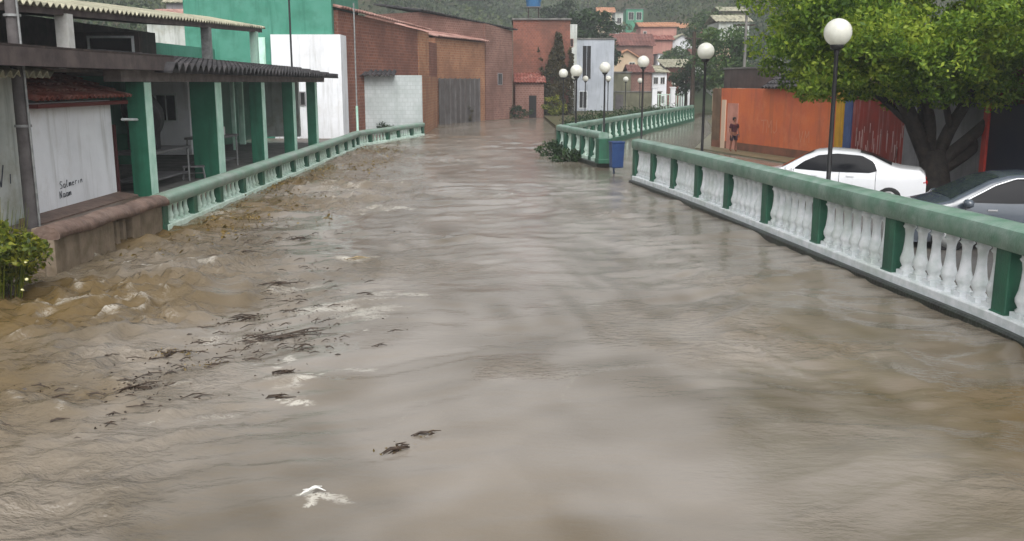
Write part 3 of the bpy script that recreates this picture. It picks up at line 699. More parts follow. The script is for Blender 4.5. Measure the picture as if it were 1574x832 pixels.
# floor, back walls, partitions and upper storey
mbox(-17.5, -9.2, 25.3, 52, -.2, .08).build('floor', M['concrete'], mk)
bw = mbox(-17.5, -17.2, 20, 56, .4, 5.2); bw.build('back_wall', M['teal'], mk)
mbox(-17.2, -11.5, 51.6, 51.9, .42, 3.6).build('end_wall', M['white_wall2'], mk)
mbox(-17.2, -10.7, 14.6, 51.5, 3.55, 3.62).build('ceiling', M['beam'], mk)
pt = mbox(-15.2, -13.0, 38.5, 38.7, .42, 3.5).build('partition', M['white_wall'], mk)
window(pt, W(-13.9, 38.5, 2.3), .75, 1.0, 0, M['white_bal'], M['dark'])
mbox(-15.1, -13.1, 33.9, 34.0, .42, 1.5).build('low_partition', M['green'], mk)
mbox(-12.9, -12.65, 45, 45.2, .42, 3.5).build('inner_post', M['mint'], mk)
mbox(-12.1, -11.95, 41.2, 41.35, .42, 3.5).build('inner_post', M['mint'], mk)
mbox(-13.8, -13.5, 41.4, 51.4, .42, 3.5).build('partition', M['green'], mk)
# shelf rail across first bay
MB().tube([W(-10.25, 25.1, 2.35), W(-10.25, 26.2, 2.3)], .035, 8).build('crossbar', M['white_bal'], mk)
mbox(-13.5, -10.6, 25.4, 25.5, .3, 2.2).build('dado', mat('dark_red_dado', (72, 34, 34), .7, .3), mk)
# upper deck: posts and corrugated roof
UE0 = (-10.9, 17.8, 4.95); UE1 = (-11.7, 46.2, 5.86)
e_ = Vector((-2.6, -.1, .45))
rf = corr(W(*UE0), W(*UE1), e_, .34, .05, 1, .03); rf.build('corrugated_roof', M['fibro'], mk)
pb = MB(); pb.bar(W(-11.1, 17.8, 4.74), W(-11.9, 46.0, 5.62), .14, .17); pb.build('purlin', M['fascia'], mk)
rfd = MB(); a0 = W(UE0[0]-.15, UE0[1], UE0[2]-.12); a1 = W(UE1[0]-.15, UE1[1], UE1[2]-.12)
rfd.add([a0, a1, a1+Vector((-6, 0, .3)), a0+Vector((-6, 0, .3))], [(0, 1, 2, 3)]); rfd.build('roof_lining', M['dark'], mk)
for (x, y, m_) in ((-11.3, 24.4, 'whiteplastic'), (-11.7, 37.0, 'steel'), (-11.9, 44.6, 'mint')):
    mbox(x-.16, x+.16, y, y+.32, 3.64, 4.8+(y-18)*.03).build('upper_post', M[m_], mk)
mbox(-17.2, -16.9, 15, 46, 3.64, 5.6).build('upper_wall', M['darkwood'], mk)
uw = mbox(-14.6, -12.0, 31.2, 31.4, 3.64, 4.9).build('upper_partition', M['darkwood'], mk)
window(uw, W(-12.9, 31.2, 4.35), 1.35, .7, 0, M['white_bal'], M['dark'], bars=0)
# things inside the market
def table(x0, x1, y0, y1, zt, label, nleg=2, top='counter'):
    o = empty('market_table', ((x0+x1)/2, (y0+y1)/2, .08), 0, label, 'table')
    a, b_ = (x1-x0)/2, (y1-y0)/2
    MB().box(-a, a, -b_, b_, zt-.16, zt-.08).build('table_top', M[top], o, bevel=.01)
    for sx in (-1, 1):
        for sy in (-1, 1):
            MB().tube([(sx*(a-.08), sy*(b_-.08), 0), (sx*(a-.08), sy*(b_-.08), zt-.16)], .035, 8).build('leg', M['steel'], o)
    MB().box(-a+.1, a-.1, -b_+.1, b_-.1, .28, .33).build('shelf', M['counter'], o)
    return o
table(-12.0, -10.7, 28.2, 31.6, 1.25, 'long grey market table in the first bay beside the dark heap')
table(-12.0, -10.8, 34.8, 37.6, 1.32, 'grey market table carrying a pale box, in the second bay')
table(-12.6, -11.0, 24.9, 26.0, 1.25, 'small grey table half hidden by the white shed')
o = MB(); 
Pn = crown_pts((0, 0, 0), (.1, .1, .1), 1, 1, .1)
def lump(name, c, r, m, seed, label, cat, n=22):
    mb = MB(); rows = []
    for i in range(n+1):
        th = math.pi*i/n; row = []
        for j in range(n*2+1):
            ph = math.pi*j/n; x, y, z = math.sin(th)*math.cos(ph), math.sin(th)*math.sin(ph), math.cos(th)
            k = 1+.28*math.sin(3*x+seed)*math.cos(4*z+2*y+seed)+.13*math.sin(9*y+7*z+seed)
            row.append(Vector((x*r[0]*k, y*r[1]*k, max(-r[2]*.7, z*r[2]*k))))
        rows.append(row)
    mb.grid(rows, 0, True); ob = mb.build(name, m, None, c); tag(ob, label, cat); return ob
lump('sack_heap', (-11.45, 29.6, 1.96), (.5, .7, 1.05), M['bagdark'], 1.2, 'tall dark tarpaulin-covered heap standing on the long market table', 'heap')
o = MB().box(-.28, .28, -.4, .4, 0, .32).build('box', M['whiteplastic'], None, (-11.3, 36.2, 1.322), bevel=.02); tag(o, 'pale box on the market table in the second bay', 'box')
st = empty('market_stool', (-10.75, 31.9, .08), .4, 'small metal trestle stool below the long market table', 'stool')
MB().box(-.35, .35, -.2, .2, .42, .47).build('seat', M['counter'], st)
for sx in (-1, 1):
    for sy in (-1, 1): MB().tube([(sx*.3, sy*.16, .42), (sx*.36, sy*.24, 0)], .02, 6).build('leg', M['steel'], st)
MB().tube([(-.34, .2, .2), (.34, .2, .2)], .015, 6).build('stretcher', M['steel'], st)

# green-white gable building
gb = empty('green_white_building', (-10, 57, .3), 0, 'tall building with a teal upper wall over white, behind the market', 'building')
MB().box(-9.2, -.55, 0, 10, -.3, 9.0).build('upper_wall', M['teal'], gb)
MB().box(-4.1, -.02, -.35, 9, -.3, 5.75).build('white_wall', M['white_wall'], gb)
window(gb, Vector((-2.5, -.35, 2.06)), .52, .7, 0, M['greywall'], M['dark'])
MB().box(-5.05, -4.5, -.1, .1, 0, 5.6).build('corner_strip', M['mint'], gb)
MB().box(-9.3, -.4, -.1, 10.1, 9.0, 9.12).build('parapet', M['concrete'], gb)
dr = MB().box(-4.95+.9, -4.1+.9, -.42, -.36, 0, 3.0).build('door', M['dark'], gb); MB().box(-.9+-3.2+.0, -3.13, -.46, -.36, 0, 3.05).build('door_jamb', M['white_bal'], gb)
tp = empty('thin_mast', tuple(aty(453, 200, 53)), 0, 'thin dark mast rising before the teal and white wall', 'mast')
zb = aty(453, 200, 53).z
tp.location.z = .3; MB().tube([(0, 0, 0), (0, 0, 8.6)], .055, 8).build('shaft', M['pole_black'], tp)
MB().lathe([(.1, 0), (.1, .1), (.06, .14)], 8).build('foot', M['steel'], tp)
tp = empty('slender_post', tuple(at(547, 218, 0)), 0, 'slender pale-footed post on the bend of the left balustrade', 'post')
MB().tube([(.12, 0, 0), (.12, 0, 2.0)], .07, 8).build('white_sleeve', M['mint'], tp); MB().tube([(.12, 0, 2.0), (.12, 0, 7.6)], .04, 8).build('shaft', M['steel'], tp)

# brick buildings, walls given by their river-side line
def wallbox(mb, a, b_, z0, z1, depth, z1b=None, mi=0):
    """prism: face from a to b (xy), going depth back to the left of a->b"""
    a = Vector((a[0], a[1], 0)); b_ = Vector((b_[0], b_[1], 0)); d = (b_-a).normalized(); n = Vector((-d.y, d.x, 0))*depth
    z1b = z1 if z1b is None else z1b
    vs = [a, b_, b_+n, a+n]; tops = [z1, z1b, z1b, z1]
    mb.add([Vector((p.x, p.y, z0)) for p in vs]+[Vector((p.x, p.y, zt)) for p, zt in zip(vs, tops)], [(3, 2, 1, 0), (4, 5, 6, 7), (0, 1, 5, 4), (1, 2, 6, 5), (2, 3, 7, 6), (3, 0, 4, 7)], mi); return mb
def roof_along(a, b_, za, zb, over, depth, rise, m, parent, wl=.4, name='roof', rows=4):
    a = Vector((a[0], a[1], za)); b_ = Vector((b_[0], b_[1], zb)); d = (b_-a).normalized(); n = Vector((-d.y, d.x, 0)).normalized()
    return corr(a-d*.2-n*over, b_+d*.3-n*over, n*depth+Vector((0, 0, rise)), wl, .05, rows, .06, round_=True, step=.05).build(name, m, parent)
bA = empty('brick_building', (0, 0, 0), 0, 'dark red brick building with a bleached tile roof next to the teal wall', 'building')
A0, A1 = (-10.3, 57.6), (-6.35, 72)
wallbox(MB(), A0, A1, -.5, 7.5, 9, 7.0).build('wall', M['brickA'], bA)
roof_along(A0, A1, 7.62, 7.1, .35, 6, 1.6, M['paletile'], bA)
wallbox(MB(), (-6.75, 70.2), (-6.2, 72.15), -.5, 6.95, .8).build('pillar', M['brickB'], bA)
bX = empty('tiled_annex', (0, 0, 0), 0, 'low annex with white tiled front wall at the end of the left balustrade', 'annex')
mb = MB(); mb.box(-9.45, -5.72, 61.0, 61.25, -.5, 3.75); mb.build('front_wall', M['tilewall'], bX)
mb = MB(); mb.box(-5.95, -5.68, 61.26, 72.6, -.5, 3.72); mb.build('side_wall', M['brickB'], bX)
mb = MB(); mb.box(-10.2, -5.98, 61.27, 69.5, 3.5, 3.62); mb.build('flat_roof', M['concrete'], bX)
rf = corr((-10.1, 60.3, 3.72), (-7.4, 60.3, 3.72), (0, 1.6, .35), .3, .06, 2, .04, round_=True); rf.build('awning', M['oldtile'], bX)
mb = MB(); mb.box(-10.3, -9.46, 61.3, 61.5, -.4, 3.5); mb.build('recess_shade_sheet', M['dark'], bX)  # near-black sheet: the shade of the recess gap put into its colour
mb = MB(); mb.box(-9.62, -9.48, 60.8, 61.0, .0, 3.7); mb.build('corner_post', M['mint'], bX)
bu = make_tree('shrub', (-7.7, 60.45, .1), 1, (.75, .35, .4), .35, M['leafdark'], 'dark low shrub against the white tiled wall', 'shrub', ncl=20, nlf=40, ls=.06, tr=.03)

bB = empty('brick_building', (0, 0, 0), 0, 'ochre brick building above a grey metal gate', 'building')
B0, B1 = (-6.0, 76), (-2.35, 83.5)
wallbox(MB(), B0, B1, -.5, 6.75, 6, 6.65).build('wall', M['brickB'], bB)
roof_along(B0, B1, 6.85, 6.75, .35, 4, 1.1, M['paletile'], bB)
b0 = Vector((-5.85, 76.2, 0)); b1_ = Vector((-2.9, 82.3, 0))
mb = MB(); dvec = (b1_-b0); nv = Vector((dvec.y, -dvec.x, 0)).normalized()
gp = wallbox(MB(), tuple((b0+nv*.1)[:2]), tuple((b1_+nv*.1)[:2]), -.3, 3.6, .08).build('gate', M['gate'], bB)
for k in range(9):
    q = b0.lerp(b1_, k/8)+nv*.14; MB().box(-.06, .06, -.05, .05, -.3, 3.65).build('gate_bar', M['gate'], gp, (q.x, q.y, 0))
wallbox(MB(), (-6.35, 72.2), (-5.9, 75.9), -.5, 6.3, .7).build('side_pier', M['brickA'], bB)

bC = empty('brick_building', (0, 0, 0), 0, 'tall brown brick building with dark sloping roof edge behind the gate', 'building')
C0, C1 = (-7.6, 79), (0.0, 90)
wallbox(MB(), (-2.3, 84.0), (.05, 88.5), -.5, 8.3, 7, 7.9).build('wall', M['brickC'], bC)
wallbox(MB(), (-7.4, 77.5), (-2.5, 84.1), -.5, 8.8, 6, 8.3).build('rear_wall', M['brickC'], bC)
roof_along((-7.4, 77.5), (.05, 88.5), 8.9, 8.0, .4, 5, .7, M['oldtile'], bC)
window(bC, Vector((-1.1, 86.33, 3.6)), .7, .9, math.atan2(4.5, 2.35), M['greywall'], M['dark'])

bD = empty('brick_building', (0, 0, 0), 0, 'bright red brick building under the blue water tank', 'building')
mb = MB(); mb.box(.1, 5.6, 93.5, 102, -.5, 9.2); mb.build('wall', M['brickD'], bD)
mb = MB(); mb.box(0, 5.75, 93.3, 102, 9.2, 9.35); mb.build('flat_roof', M['concrete'], bD)
mb = MB(); mb.box(.3, 3.0, 90.4, 93.4, -.5, 3.2); mb.build('lean_to', M['brickC'], bD)
rf = corr((.15, 90.1, 3.3), (3.2, 90.1, 3.3), (0, 3.3, .9), .3, .05, 3, .04, round_=True); rf.build('lean_to_roof', M['redtile'], bD)
MB().box(1.6, 2.3, 90.3, 90.38, -.3, 2.1).build('door', M['dark'], bD)
tk = empty('water_tank', (aty(820, 10, 97).x, 97, 9.35), 0, 'blue water tank on a stand above the bright red brick building', 'water tank')
MB().lathe([(.62, 1.3), (.7, 1.35), (.72, 1.8), (.78, 1.85), (.78, 2.7), (.82, 2.75), (.8, 2.85), (.5, 3.1), (.2, 3.2), (.15, 3.25)], 24).build('tank', M['tank'], tk)
for sx in (-1, 1):
    for sy in (-1, 1): MB().box(sx*.5-.05, sx*.5+.05, sy*.5-.05, sy*.5+.05, 0, 1.25).build('leg', M['darkwood'], tk)
MB().box(-.75, .75, -.75, .75, 1.22, 1.3).build('platform', M['concrete'], tk)

iv = empty('creeper', (4.6, 93.2, .2), 0, 'brownish creeper climbing the bright red brick wall', 'creeper')
P = rng.uniform([-2.1, -.7, 0], [1.3, .15, 1], (9500, 3)); hgt = 7.0-.22*np.abs(P[:, 0]-.3)**2+1.6*vnoise(P[:, 0]*1.7, P[:, 0]*0, 5)+.7*vnoise(P[:, 0]*5, P[:, 0]*0+3, 5); P[:, 2] *= hgt
P[:, 1] -= .5*(1-P[:, 2]/9); P = P[(vnoise(P[:, 0]*1.5, P[:, 2]*.9, 9)+.4*vnoise(P[:, 0]*4, P[:, 2]*3, 10)) > -.6]; V_, F_ = leaves(P, .15); np_mesh('foliage', V_, F_, M['leafivy'], iv)
MB().tube([(0, -.2, -.2), (.1, -.15, 3), (-.1, -.1, 7)], [.1, .07, .03], 7).build('stem', M['bark2'], iv)
make_tree('bush', (4.0, 89.8, .2), 2, (1.1, .9, .9), 1.0, M['leafbush'], 'yellow-green bush at the waterside below the creeper', 'bush', ncl=34, nlf=50, ls=.1, tr=.05)
make_tree('shrub', (.6, 88.2, .1), 2, (1.2, .6, .5), .55, M['leafdark'], 'dark shrub at the foot of the red brick lean-to', 'shrub', ncl=24, nlf=40, ls=.09, tr=.04)
make_tree('shrub', (-3.9, 80.6, .1), 2, (.8, .4, .6), .6, M['leafivy'], 'thin brownish shrub in front of the grey metal gate', 'shrub', ncl=18, nlf=30, ls=.08, tr=.04)

bE = empty('pale_building', (0, 0, 0), 0, 'pale grey rendered building with a tall dark window behind the lamps', 'building')
mb = MB(); mb.box(6.0, 11.4, 108, 116, -.5, 8.0); mb.build('wall', M['whitegrey'], bE)
window(bE, Vector((8.35, 108, 5.5)), .9, 3.6, 0, M['whitegrey'], M['dark'])
window(bE, Vector((8.0, 108, 1.4)), .8, 1.8, 0, M['white_bal'], M['dark'])
mb = MB(); mb.box(5.9, 7.2, 107.4, 107.95, -.5, 9.6); mb.build('stair_tower', M['white_wall2'], bE)
window(bE, Vector((6.5, 107.4, 7.6)), .5, .8, 0, M['paletile'], M['dark'])
mb = MB(); mb.box(5.8, 11.6, 107.9, 116, 8.0, 8.15); mb.build('parapet', M['concrete'], bE)

# ------------------------------------------------------------------ HILL HOUSES
def house(pl_, pr_, yb, yt, d, mw_, mr, label, name='house', roof='gable', rise=1.6, depth=7, wins=(), wl=.5, door=False, over=.4, axis='x', extra=0):
    """house whose front spans pixels pl..pr at depth d, eaves at yt, visible base yb"""
    a = aty(pl_, yt, d); b_ = aty(pr_, yt, d); zt = a.z; wd = b_.x-a.x
    zb = aty(pl_, yb, d).z; gz = float(hz((a.x+b_.x)/2, d)); zb = min(zb, gz)-extra
    o = empty(name, ((a.x+b_.x)/2, d, zb), 0, label, 'house')
    h = zt-zb; hw = wd/2
    mb = MB(); mb.box(-hw, hw, 0, depth, -4, h)
    if roof == 'gable' and axis == 'y':   # gable faces the camera
        mb.add([(-hw, 0, h), (hw, 0, h), (0, 0, h+rise), (-hw, depth, h), (hw, depth, h), (0, depth, h+rise)], [(0, 1, 2), (4, 3, 5), (0, 2, 5, 3), (1, 4, 5, 2)])
    mb.build('wall', mw_, o)
    if roof == 'gable':
        r = MB()
        if axis == 'x':
            corr((-hw-over, -over, h+.05), (hw+over, -over, h+.05), (0, depth/2+over, rise), wl, .05, 3, .06, mb=r, round_=True)
            corr((hw+over, depth+over, h+.05), (-hw-over, depth+over, h+.05), (0, -depth/2-over, rise), wl, .05, 3, .06, mb=r, round_=True)
        else:
            k = rise*over/hw
            corr((-hw-over, -over, h-k+.08), (-hw-over, depth+over, h-k+.08), (hw+over, 0, rise+k), wl, .05, 3, .06, mb=r, round_=True)
            corr((hw+over, -over, h-k+.08), (hw+over, depth+over, h-k+.08), (-hw-over, 0, rise+k), wl, .05, 3, .06, mb=r, round_=True)
        r.build('roof', mr, o)
    elif roof == 'shed':
        corr((-hw-over, -over, h+.05), (hw+over, -over, h+.05), (0, depth+2*over, rise), wl, .05, 4, .06, round_=True).build('roof', mr, o)
        MB().box(-hw, hw, depth-.2, depth, h, h+rise*.8).build('rear_wall', mw_, o)
    else:
        MB().box(-hw-.15, hw+.15, -.15, depth+.15, h, h+.15).build('roof', mr, o)
    for (fx, fz, ww, wh) in wins:
        window(o, Vector((-hw+fx*wd, 0, h-fz)), ww, wh, 0, M['whiteplastic'], M['dark'])
    if door: MB().box(-.4, .4, -.06, -.01, 0, 2.1).build('door', M['dark'], o)
    return o
gr = mat('green_house_paint', (84, 150, 122), .8, .2, c2=(70, 130, 104), nscale=.5)
pk = mat('pink_house_paint', (190, 140, 128), .8, .2, c2=(170, 122, 112), nscale=.4, streak=(140, 104, 96))
cr = mat('cream_house_paint', (206, 186, 158), .8, .2, c2=(190, 168, 142), nscale=.5)
ol = mat('mossy_grey_wall', (116, 114, 94), .85, .2, c2=(92, 92, 74), nscale=.6, streak=(70, 70, 56))
house(963, 989, 40, 14, 215, gr, M['concrete'], 'green flat-roofed house with two dark windows high on the hill', roof='flat', wins=((.28, 1.5, 1.1, 1.6), (.75, 1.5, 1.1, 1.6)))
house(946, 958, 44, 20, 205, M['white_wall2'], M['concrete'], 'narrow pale house with one window left of the green house', roof='flat', wins=((.5, 1.6, .8, 1.2),))
house(984, 1012, 14, 4, 250, pk, M['orangetile'], 'small reddish-roofed house near the top edge above the green house', rise=1.4)
house(1000, 1022, 24, 9, 262, M['white_wall2'], M['browntile'], 'small white house high on the hill right of the green house', rise=1.2)
house(985, 1040, 60, 42, 178, pk, M['orangetile'], 'pink house with a pale orange tile roof on the hill', rise=1.0, wins=((.12, 1.1, .5, .7),))
house(944, 1004, 98, 71, 152, M['brickC'], M['browntile'], 'house with a broad brown tile roof below the pink house', rise=2.0, depth=8)
house(1000, 1034, 86, 62, 160, pk, M['redtile'], 'low reddish house beside the white gable house', rise=.9, depth=6)
house(943, 984, 112, 90, 132, cr, M['orangetile'], 'cream house with a low orange gable roof behind the street lamps', axis='y', rise=1.1, wins=((.7, 1.0, .7, .9),))
house(1025, 1071, 88, 68, 162, M['white_wall'], M['fibro'], 'white gable house with small windows on the hillside', axis='y', rise=1.6, wins=((.3, 1.0, .5, .8), (.7, .9, .4, .6)))
house(1012, 1026, 96, 84, 150, M['white_wall'], M['concrete'], 'small white outbuilding below the white gable house', roof='flat', depth=5)
house(1003, 1025, 168, 112, 124, M['white_wall'], M['fibro'], 'narrow two-storey white house with four windows by the street end', roof='shed', rise=1.0, depth=6, wins=((.25, 1.0, .5, .8), (.72, 1.0, .5, .8), (.3, 3.4, .5, .9), (.75, 3.4, .5, .9)))
house(1026, 1066, 168, 104, 126, M['brickA'], M['brownwall'] if False else M['fibro'], 'brick house with a slanted grey roof beside the narrow white house', roof='shed', rise=1.2, depth=7)
house(938, 970, 170, 112, 118, ol, M['concrete'], 'mossy grey flat house beside the pale grey building', roof='flat', wins=((.3, 3.6, .8, 1.0),))
house(970, 1002, 170, 112, 121, M['brickC'], M['browntile'], 'brown brick house left of the narrow white house', rise=1.0, depth=6)
house(1105, 1152, 60, 34, 122, M['white_wall2'], M['fibro'], 'pale house with a broad grey roof behind the big tree', rise=1.0, wins=((.7, 1.2, .7, .9),))
house(1110, 1145, 30, 18, 150, ol, M['fibro'], 'grey-roofed house above the pale house at the right', rise=.9)
house(1120, 1145, 118, 66, 100, cr, M['concrete'], 'cream narrow house glimpsed left of the big tree crown', roof='flat', wins=((.5, 1.2, .7, 1.0),))
house(225, 305, 50, 30, 74, M['white_wall2'], M['paletile'], 'pale roofed house peeping over the market roof', rise=.9, depth=6, extra=2)
house(255, 335, 30, 5, 96, M['greywall'], M['fibro'], 'grey house behind the teal wall at the upper left', rise=1.6, depth=7, extra=2)
house(1048, 1060, 172, 128, 116, M['white_wall'], M['concrete'], 'white gate pillar house at the far street end', name='gatehouse', roof='flat', depth=2)

house(1046, 1072, 56, 44, 205, M['white_wall2'], M['orangetile'], 'small white house with orange roof above the white gable house', rise=1.2, depth=6, wins=((.3, 1.2, .7, .9),))
house(1072, 1098, 62, 48, 182, pk, M['redtile'], 'pink house with red roof right of the white gable house', rise=1.2, depth=6, wins=((.6, 1.2, .7, .9),))
house(1060, 1082, 40, 29, 235, cr, M['browntile'], 'cream house high up in the middle of the hillside', rise=1.3, depth=6)
house(1084, 1106, 48, 35, 212, M['whitegrey'], M['redtile'], 'grey house with red roof high on the hill left of the tree crown', rise=1.2, depth=6)
house(1034, 1052, 34, 24, 245, pk, M['orangetile'], 'tiny pink house up the hill right of the green house', rise=1.2, depth=5)
house(920, 944, 30, 20, 225, cr, M['orangetile'], 'cream house above the dark tree behind the pale building', rise=1.4, depth=6)
house(958, 990, 68, 58, 186, M['white_wall2'], M['redtile'], 'white house with red roof directly below the green house', rise=1.0, depth=6, wins=((.5, 1.0, .6, .7),))
house(1066, 1092, 104, 86, 146, M['white_wall2'], M['browntile'], 'white house with brown roof behind the dark far pole', rise=1.1, depth=6, wins=((.3, 1.1, .6, .8),))
# ------------------------------------------------------------------ RIGHT SIDE
ow = empty('orange_wall_house', (0, 0, 0), 0, 'house with a long faded orange street wall and dark tiled roof', 'house')
O0, O1 = (13.2, 38.65), (10.55, 48.3)
wallbox(MB(), O1, O0, -.4, 3.02, .3).build('wall', M['orange'], ow)
wl_ = Vector((O1[0]-O0[0], O1[1]-O0[1], 0)); nrm = Vector((-wl_.y, wl_.x, 0)).normalized()
def onw(px, z, off=0.0):
    # point of the orange wall seen under pixel column px
    r = (px-CX)/1478.0; s = (r*O0[1]-O0[0])/((O1[0]-O0[0])-r*(O1[1]-O0[1]))
    return Vector((O0[0]+wl_.x*s, O0[1]+wl_.y*s, z))+nrm*off
if nrm.x > 0: nrm = -nrm
wa = math.atan2(wl_.y, wl_.x)
def panel(p0, p1, z0, z1, off, th=.05):
    mb = MB(); d = (p1-p0).normalized(); n = nrm
    a = p0+n*off; b_ = p1+n*off
    vs = [a, b_, b_-n*th, a-n*th]
    mb.add([Vector((q.x, q.y, z0)) for q in vs]+[Vector((q.x, q.y, z1)) for q in vs], [(3, 2, 1, 0), (4, 5, 6, 7), (0, 1, 5, 4), (1, 2, 6, 5), (2, 3, 7, 6), (3, 0, 4, 7)]); return mb
dr = panel(onw(1137, 0), onw(1121, 0), .06, 2.3, .03).build('door', mat('pale_pink_door', (196, 140, 124), .6, .3, c2=(176, 120, 106), nscale=2), ow)
panel(onw(1118, 0), onw(1112, 0), .06, 2.45, .045).build('door_jamb', mat('cream_jamb', (206, 182, 160), .6, .3), ow)
panel(onw(1109, 0), onw(1097, 0), .0, 3.0, .015).build('stained_end', M['brownwall'], ow)
panel(onw(1294, 0), onw(1098, 0), .03, .42, .02).build('plinth', mat('dirty_plinth', (128, 84, 66), .7, .3, c2=(104, 74, 60), nscale=2), ow)
upw = panel(onw(1176, 0), onw(1099, 0), 3.03, 3.95, -.5, .3).build('upper_wall', mat('dark_upper_render', (86, 78, 76), .8, .2, c2=(70, 64, 62), nscale=1.2, streak=(54, 50, 50)), ow)
panel(onw(1177, 0), onw(1098, 0), 3.96, 4.04, -.46, .4).build('coping', M['concrete'], upw)
# dark tiled roof behind
a = Vector((O0[0], O0[1]+.0, 3.05)); b_ = onw(1178, 3.05)
corr(b_+nrm*.25, a+nrm*.25, -nrm*1.3+Vector((0, 0, .85)), .3, .05, 5, .05, round_=True, step=.05).build('roof', M['oldtile'], ow)
g = MB(); lf = nrm*.012
uxx = -(wl_.normalized())
scrawl(g, onw(1172, 1.0), uxx, Vector((0, 0, 1)), 'TMJ', .6, .035, lf); m_sc = mat('pale_orange_scrawl', (196, 128, 98), .7, .3); g.build('graffiti', m_sc, ow); g = MB(); scrawl(g, onw(1232, .75), uxx, Vector((0, 0, 1)), 'VM', .5, .04, lf)
g.build('graffiti', m_sc, ow)
fr = empty('row_building', (0, 0, 0), 0, 'row building with peeling red, grey and navy frontages behind the big tree', 'building')
Y_ = lambda px, Xw=13.2: Xw*1478.0/(px-CX)
def fac(y0, y1, z0, z1, m, off=0, name='frontage', th=.3):
    return MB().box(13.2-off, 13.2-off+th, y0, y1, z0, z1).build(name, m, fr)
fac(Y_(1314), Y_(1303)-.005, 0, 3.15, M['blue'], .05, 'blue_pilaster')
fac(Y_(1303), 38.6, 0, 3.15, M['yellow'], .12, 'yellow_pilaster', .35)
fac(Y_(1522), Y_(1396)-.01, 0, 3.3, M['greywall'], 0.02, 'grey_frontage')
fac(18.5, Y_(1522)-.01, 0, 3.6, M['redwall'], 0, 'dark_red_frontage')
fac(20.0, Y_(1531), 0, 2.75, M['shopdark'], .06, 'shutter', .05)
fac(Y_(1531)+.02, Y_(1522)-.05, 0, 2.9, M['redpaint'], .12, 'red_post', .2)
fac(20.6, 23.9, 2.1, 2.45, mat('faded_red_sign', (190, 84, 84), .6, .3), .1, 'sign_board', .04)
MB().box(13.51, 20, 18.5, 38.4, -.3, 3.0).build('rear_block', M['greywall'], fr)
corr((12.9, 18.3, 3.66), (12.9, 30.0, 3.4), (5, 0, 1.2), .3, .05, 6, .05, round_=True, step=.05).build('roof', M['browntile'], fr)
corr((12.95, 30.3, 3.2), (12.95, 37.3, 3.2), (5, 0, 1.2), .3, .05, 6, .05, round_=True, step=.05).build('rear_roof', M['paletile'], fr)
rng_st = np.random.default_rng(3)
stb = MB(); stb.box(13.2, 13.5, Y_(1396), Y_(1314)-.01, 0, 3.0)
for k in range(26):
    y = rng_st.uniform(Y_(1394), Y_(1320)); z = rng_st.uniform(.9, 1.9); h = rng_st.uniform(.2, .9); wv = rng_st.uniform(.02, .05)
    stb.add([(13.19, y-wv, z), (13.19, y+wv, z), (13.19, y+wv*.6, z-h), (13.19, y-wv*.4, z-h)], [(0, 1, 2, 3)], 1)
stb.build('red_frontage', [M['redwall'], mat('pale_paint_runs', (190, 160, 156), .7, .3)], fr)

# garden walls and gate pillars at the street end
gw = empty('garden_wall', (0, 0, 0), 0, 'low mossy grey garden wall behind the far railing under the hill houses', 'wall')
MB().box(10.6, 17.6, 113.0, 113.25, -.4, 2.2).build('wall', ol, gw); MB().box(10.5, 17.7, 112.9, 113.35, 2.2, 2.3).build('coping', M['concrete'], gw)
MB().box(12.2, 13.1, 112.9, 112.96, 0, 1.9).build('gate', M['gate'], gw)
for i, px in enumerate((1006, 1034, 1056)):
    q = aty(px, 150, 110); o = empty('gate_pillar', (q.x, 110, 0), 0, ['white gate pillar nearest the narrow white house', 'white gate pillar in the middle of the street end', 'white gate pillar beside the dark far pole'][i], 'gate pillar', 'white gate pillars at the street end')
    MB().box(-.28, .28, -.2, .2, 0, 2.7).build('shaft', M['white_wall'], o); MB().box(-.36, .36, -.28, .28, 2.7, 2.82).build('cap', M['white_wall'], o)
for i, (x0, x1) in enumerate(((1010, 1031), (1038, 1053))):
    a = aty(x0, 150, 110).x; b_ = aty(x1, 150, 110).x; o = empty('railing_fence', ((a+b_)/2, 110, 0), 0, ['pale bar fence left of the middle gate pillar', 'pale bar fence right of the middle gate pillar'][i], 'fence')
    hw = (b_-a)/2; f_ = MB(); f_.box(-hw, hw, -.03, .03, 1.9, 1.98); f_.box(-hw, hw, -.03, .03, .5, .58); f_.build('rail', M['pale_bal'], o)
    n_ = max(4, int(hw*2/.28))
    for k in range(n_): MB().box(-.04, .04, -.05, -.031, 0, 2.05).build('bar', M['pale_bal'], o, (-hw+(k+.5)*2*hw/n_, 0, 0))
# cables
cb = empty('power_cable', (-9, 56, 9.6), 0, 'thin cable sagging over the brick roofs', 'cable')
MB().tube([(10*k/12., 38*k/12., 2.2*k/12.-1.2*math.sin(math.pi*k/12)) for k in range(13)], .03, 5).build('cable', M['pole_black'], cb)
# far poles and trees at the street end
p = at(1066, 181); o = empty('utility_pole', (p.x-.2, p.y, 0), 0, 'thick dark utility pole at the far end of the flooded street', 'utility pole')
MB().tube([(0, 0, -.3), (0, 0, 4.5), (0, 0, 8.0)], [.24, .2, .17], 10).build('shaft', M['bark2'], o)
MB().box(-.9, .9, -.06, .06, 7.3, 7.42).build('crossarm', M['darkwood'], o)
p = aty(1146, 60, 70); o = empty('utility_pole', (p.x, 70, 0.1), 0, 'pale slim pole left of the big tree crown', 'utility pole')
MB().tube([(0, 0, -.3), (0, 0, 8.2)], [.12, .09], 10).build('shaft', M['concrete'], o)
MB().box(-.7, .7, -.05, .05, 7.2, 7.3).build('crossarm', M['darkwood'], o)
bt = aty(912, 62, 122); make_tree('broadleaf_tree', (bt.x, 122, float(hz(bt.x, 122))-.4), 9, (3.4, 3, 4.0), 8.6, M['leafdark'], 'dark dense tree rising behind the pale grey building', ncl=80, nlf=70, ls=.26)
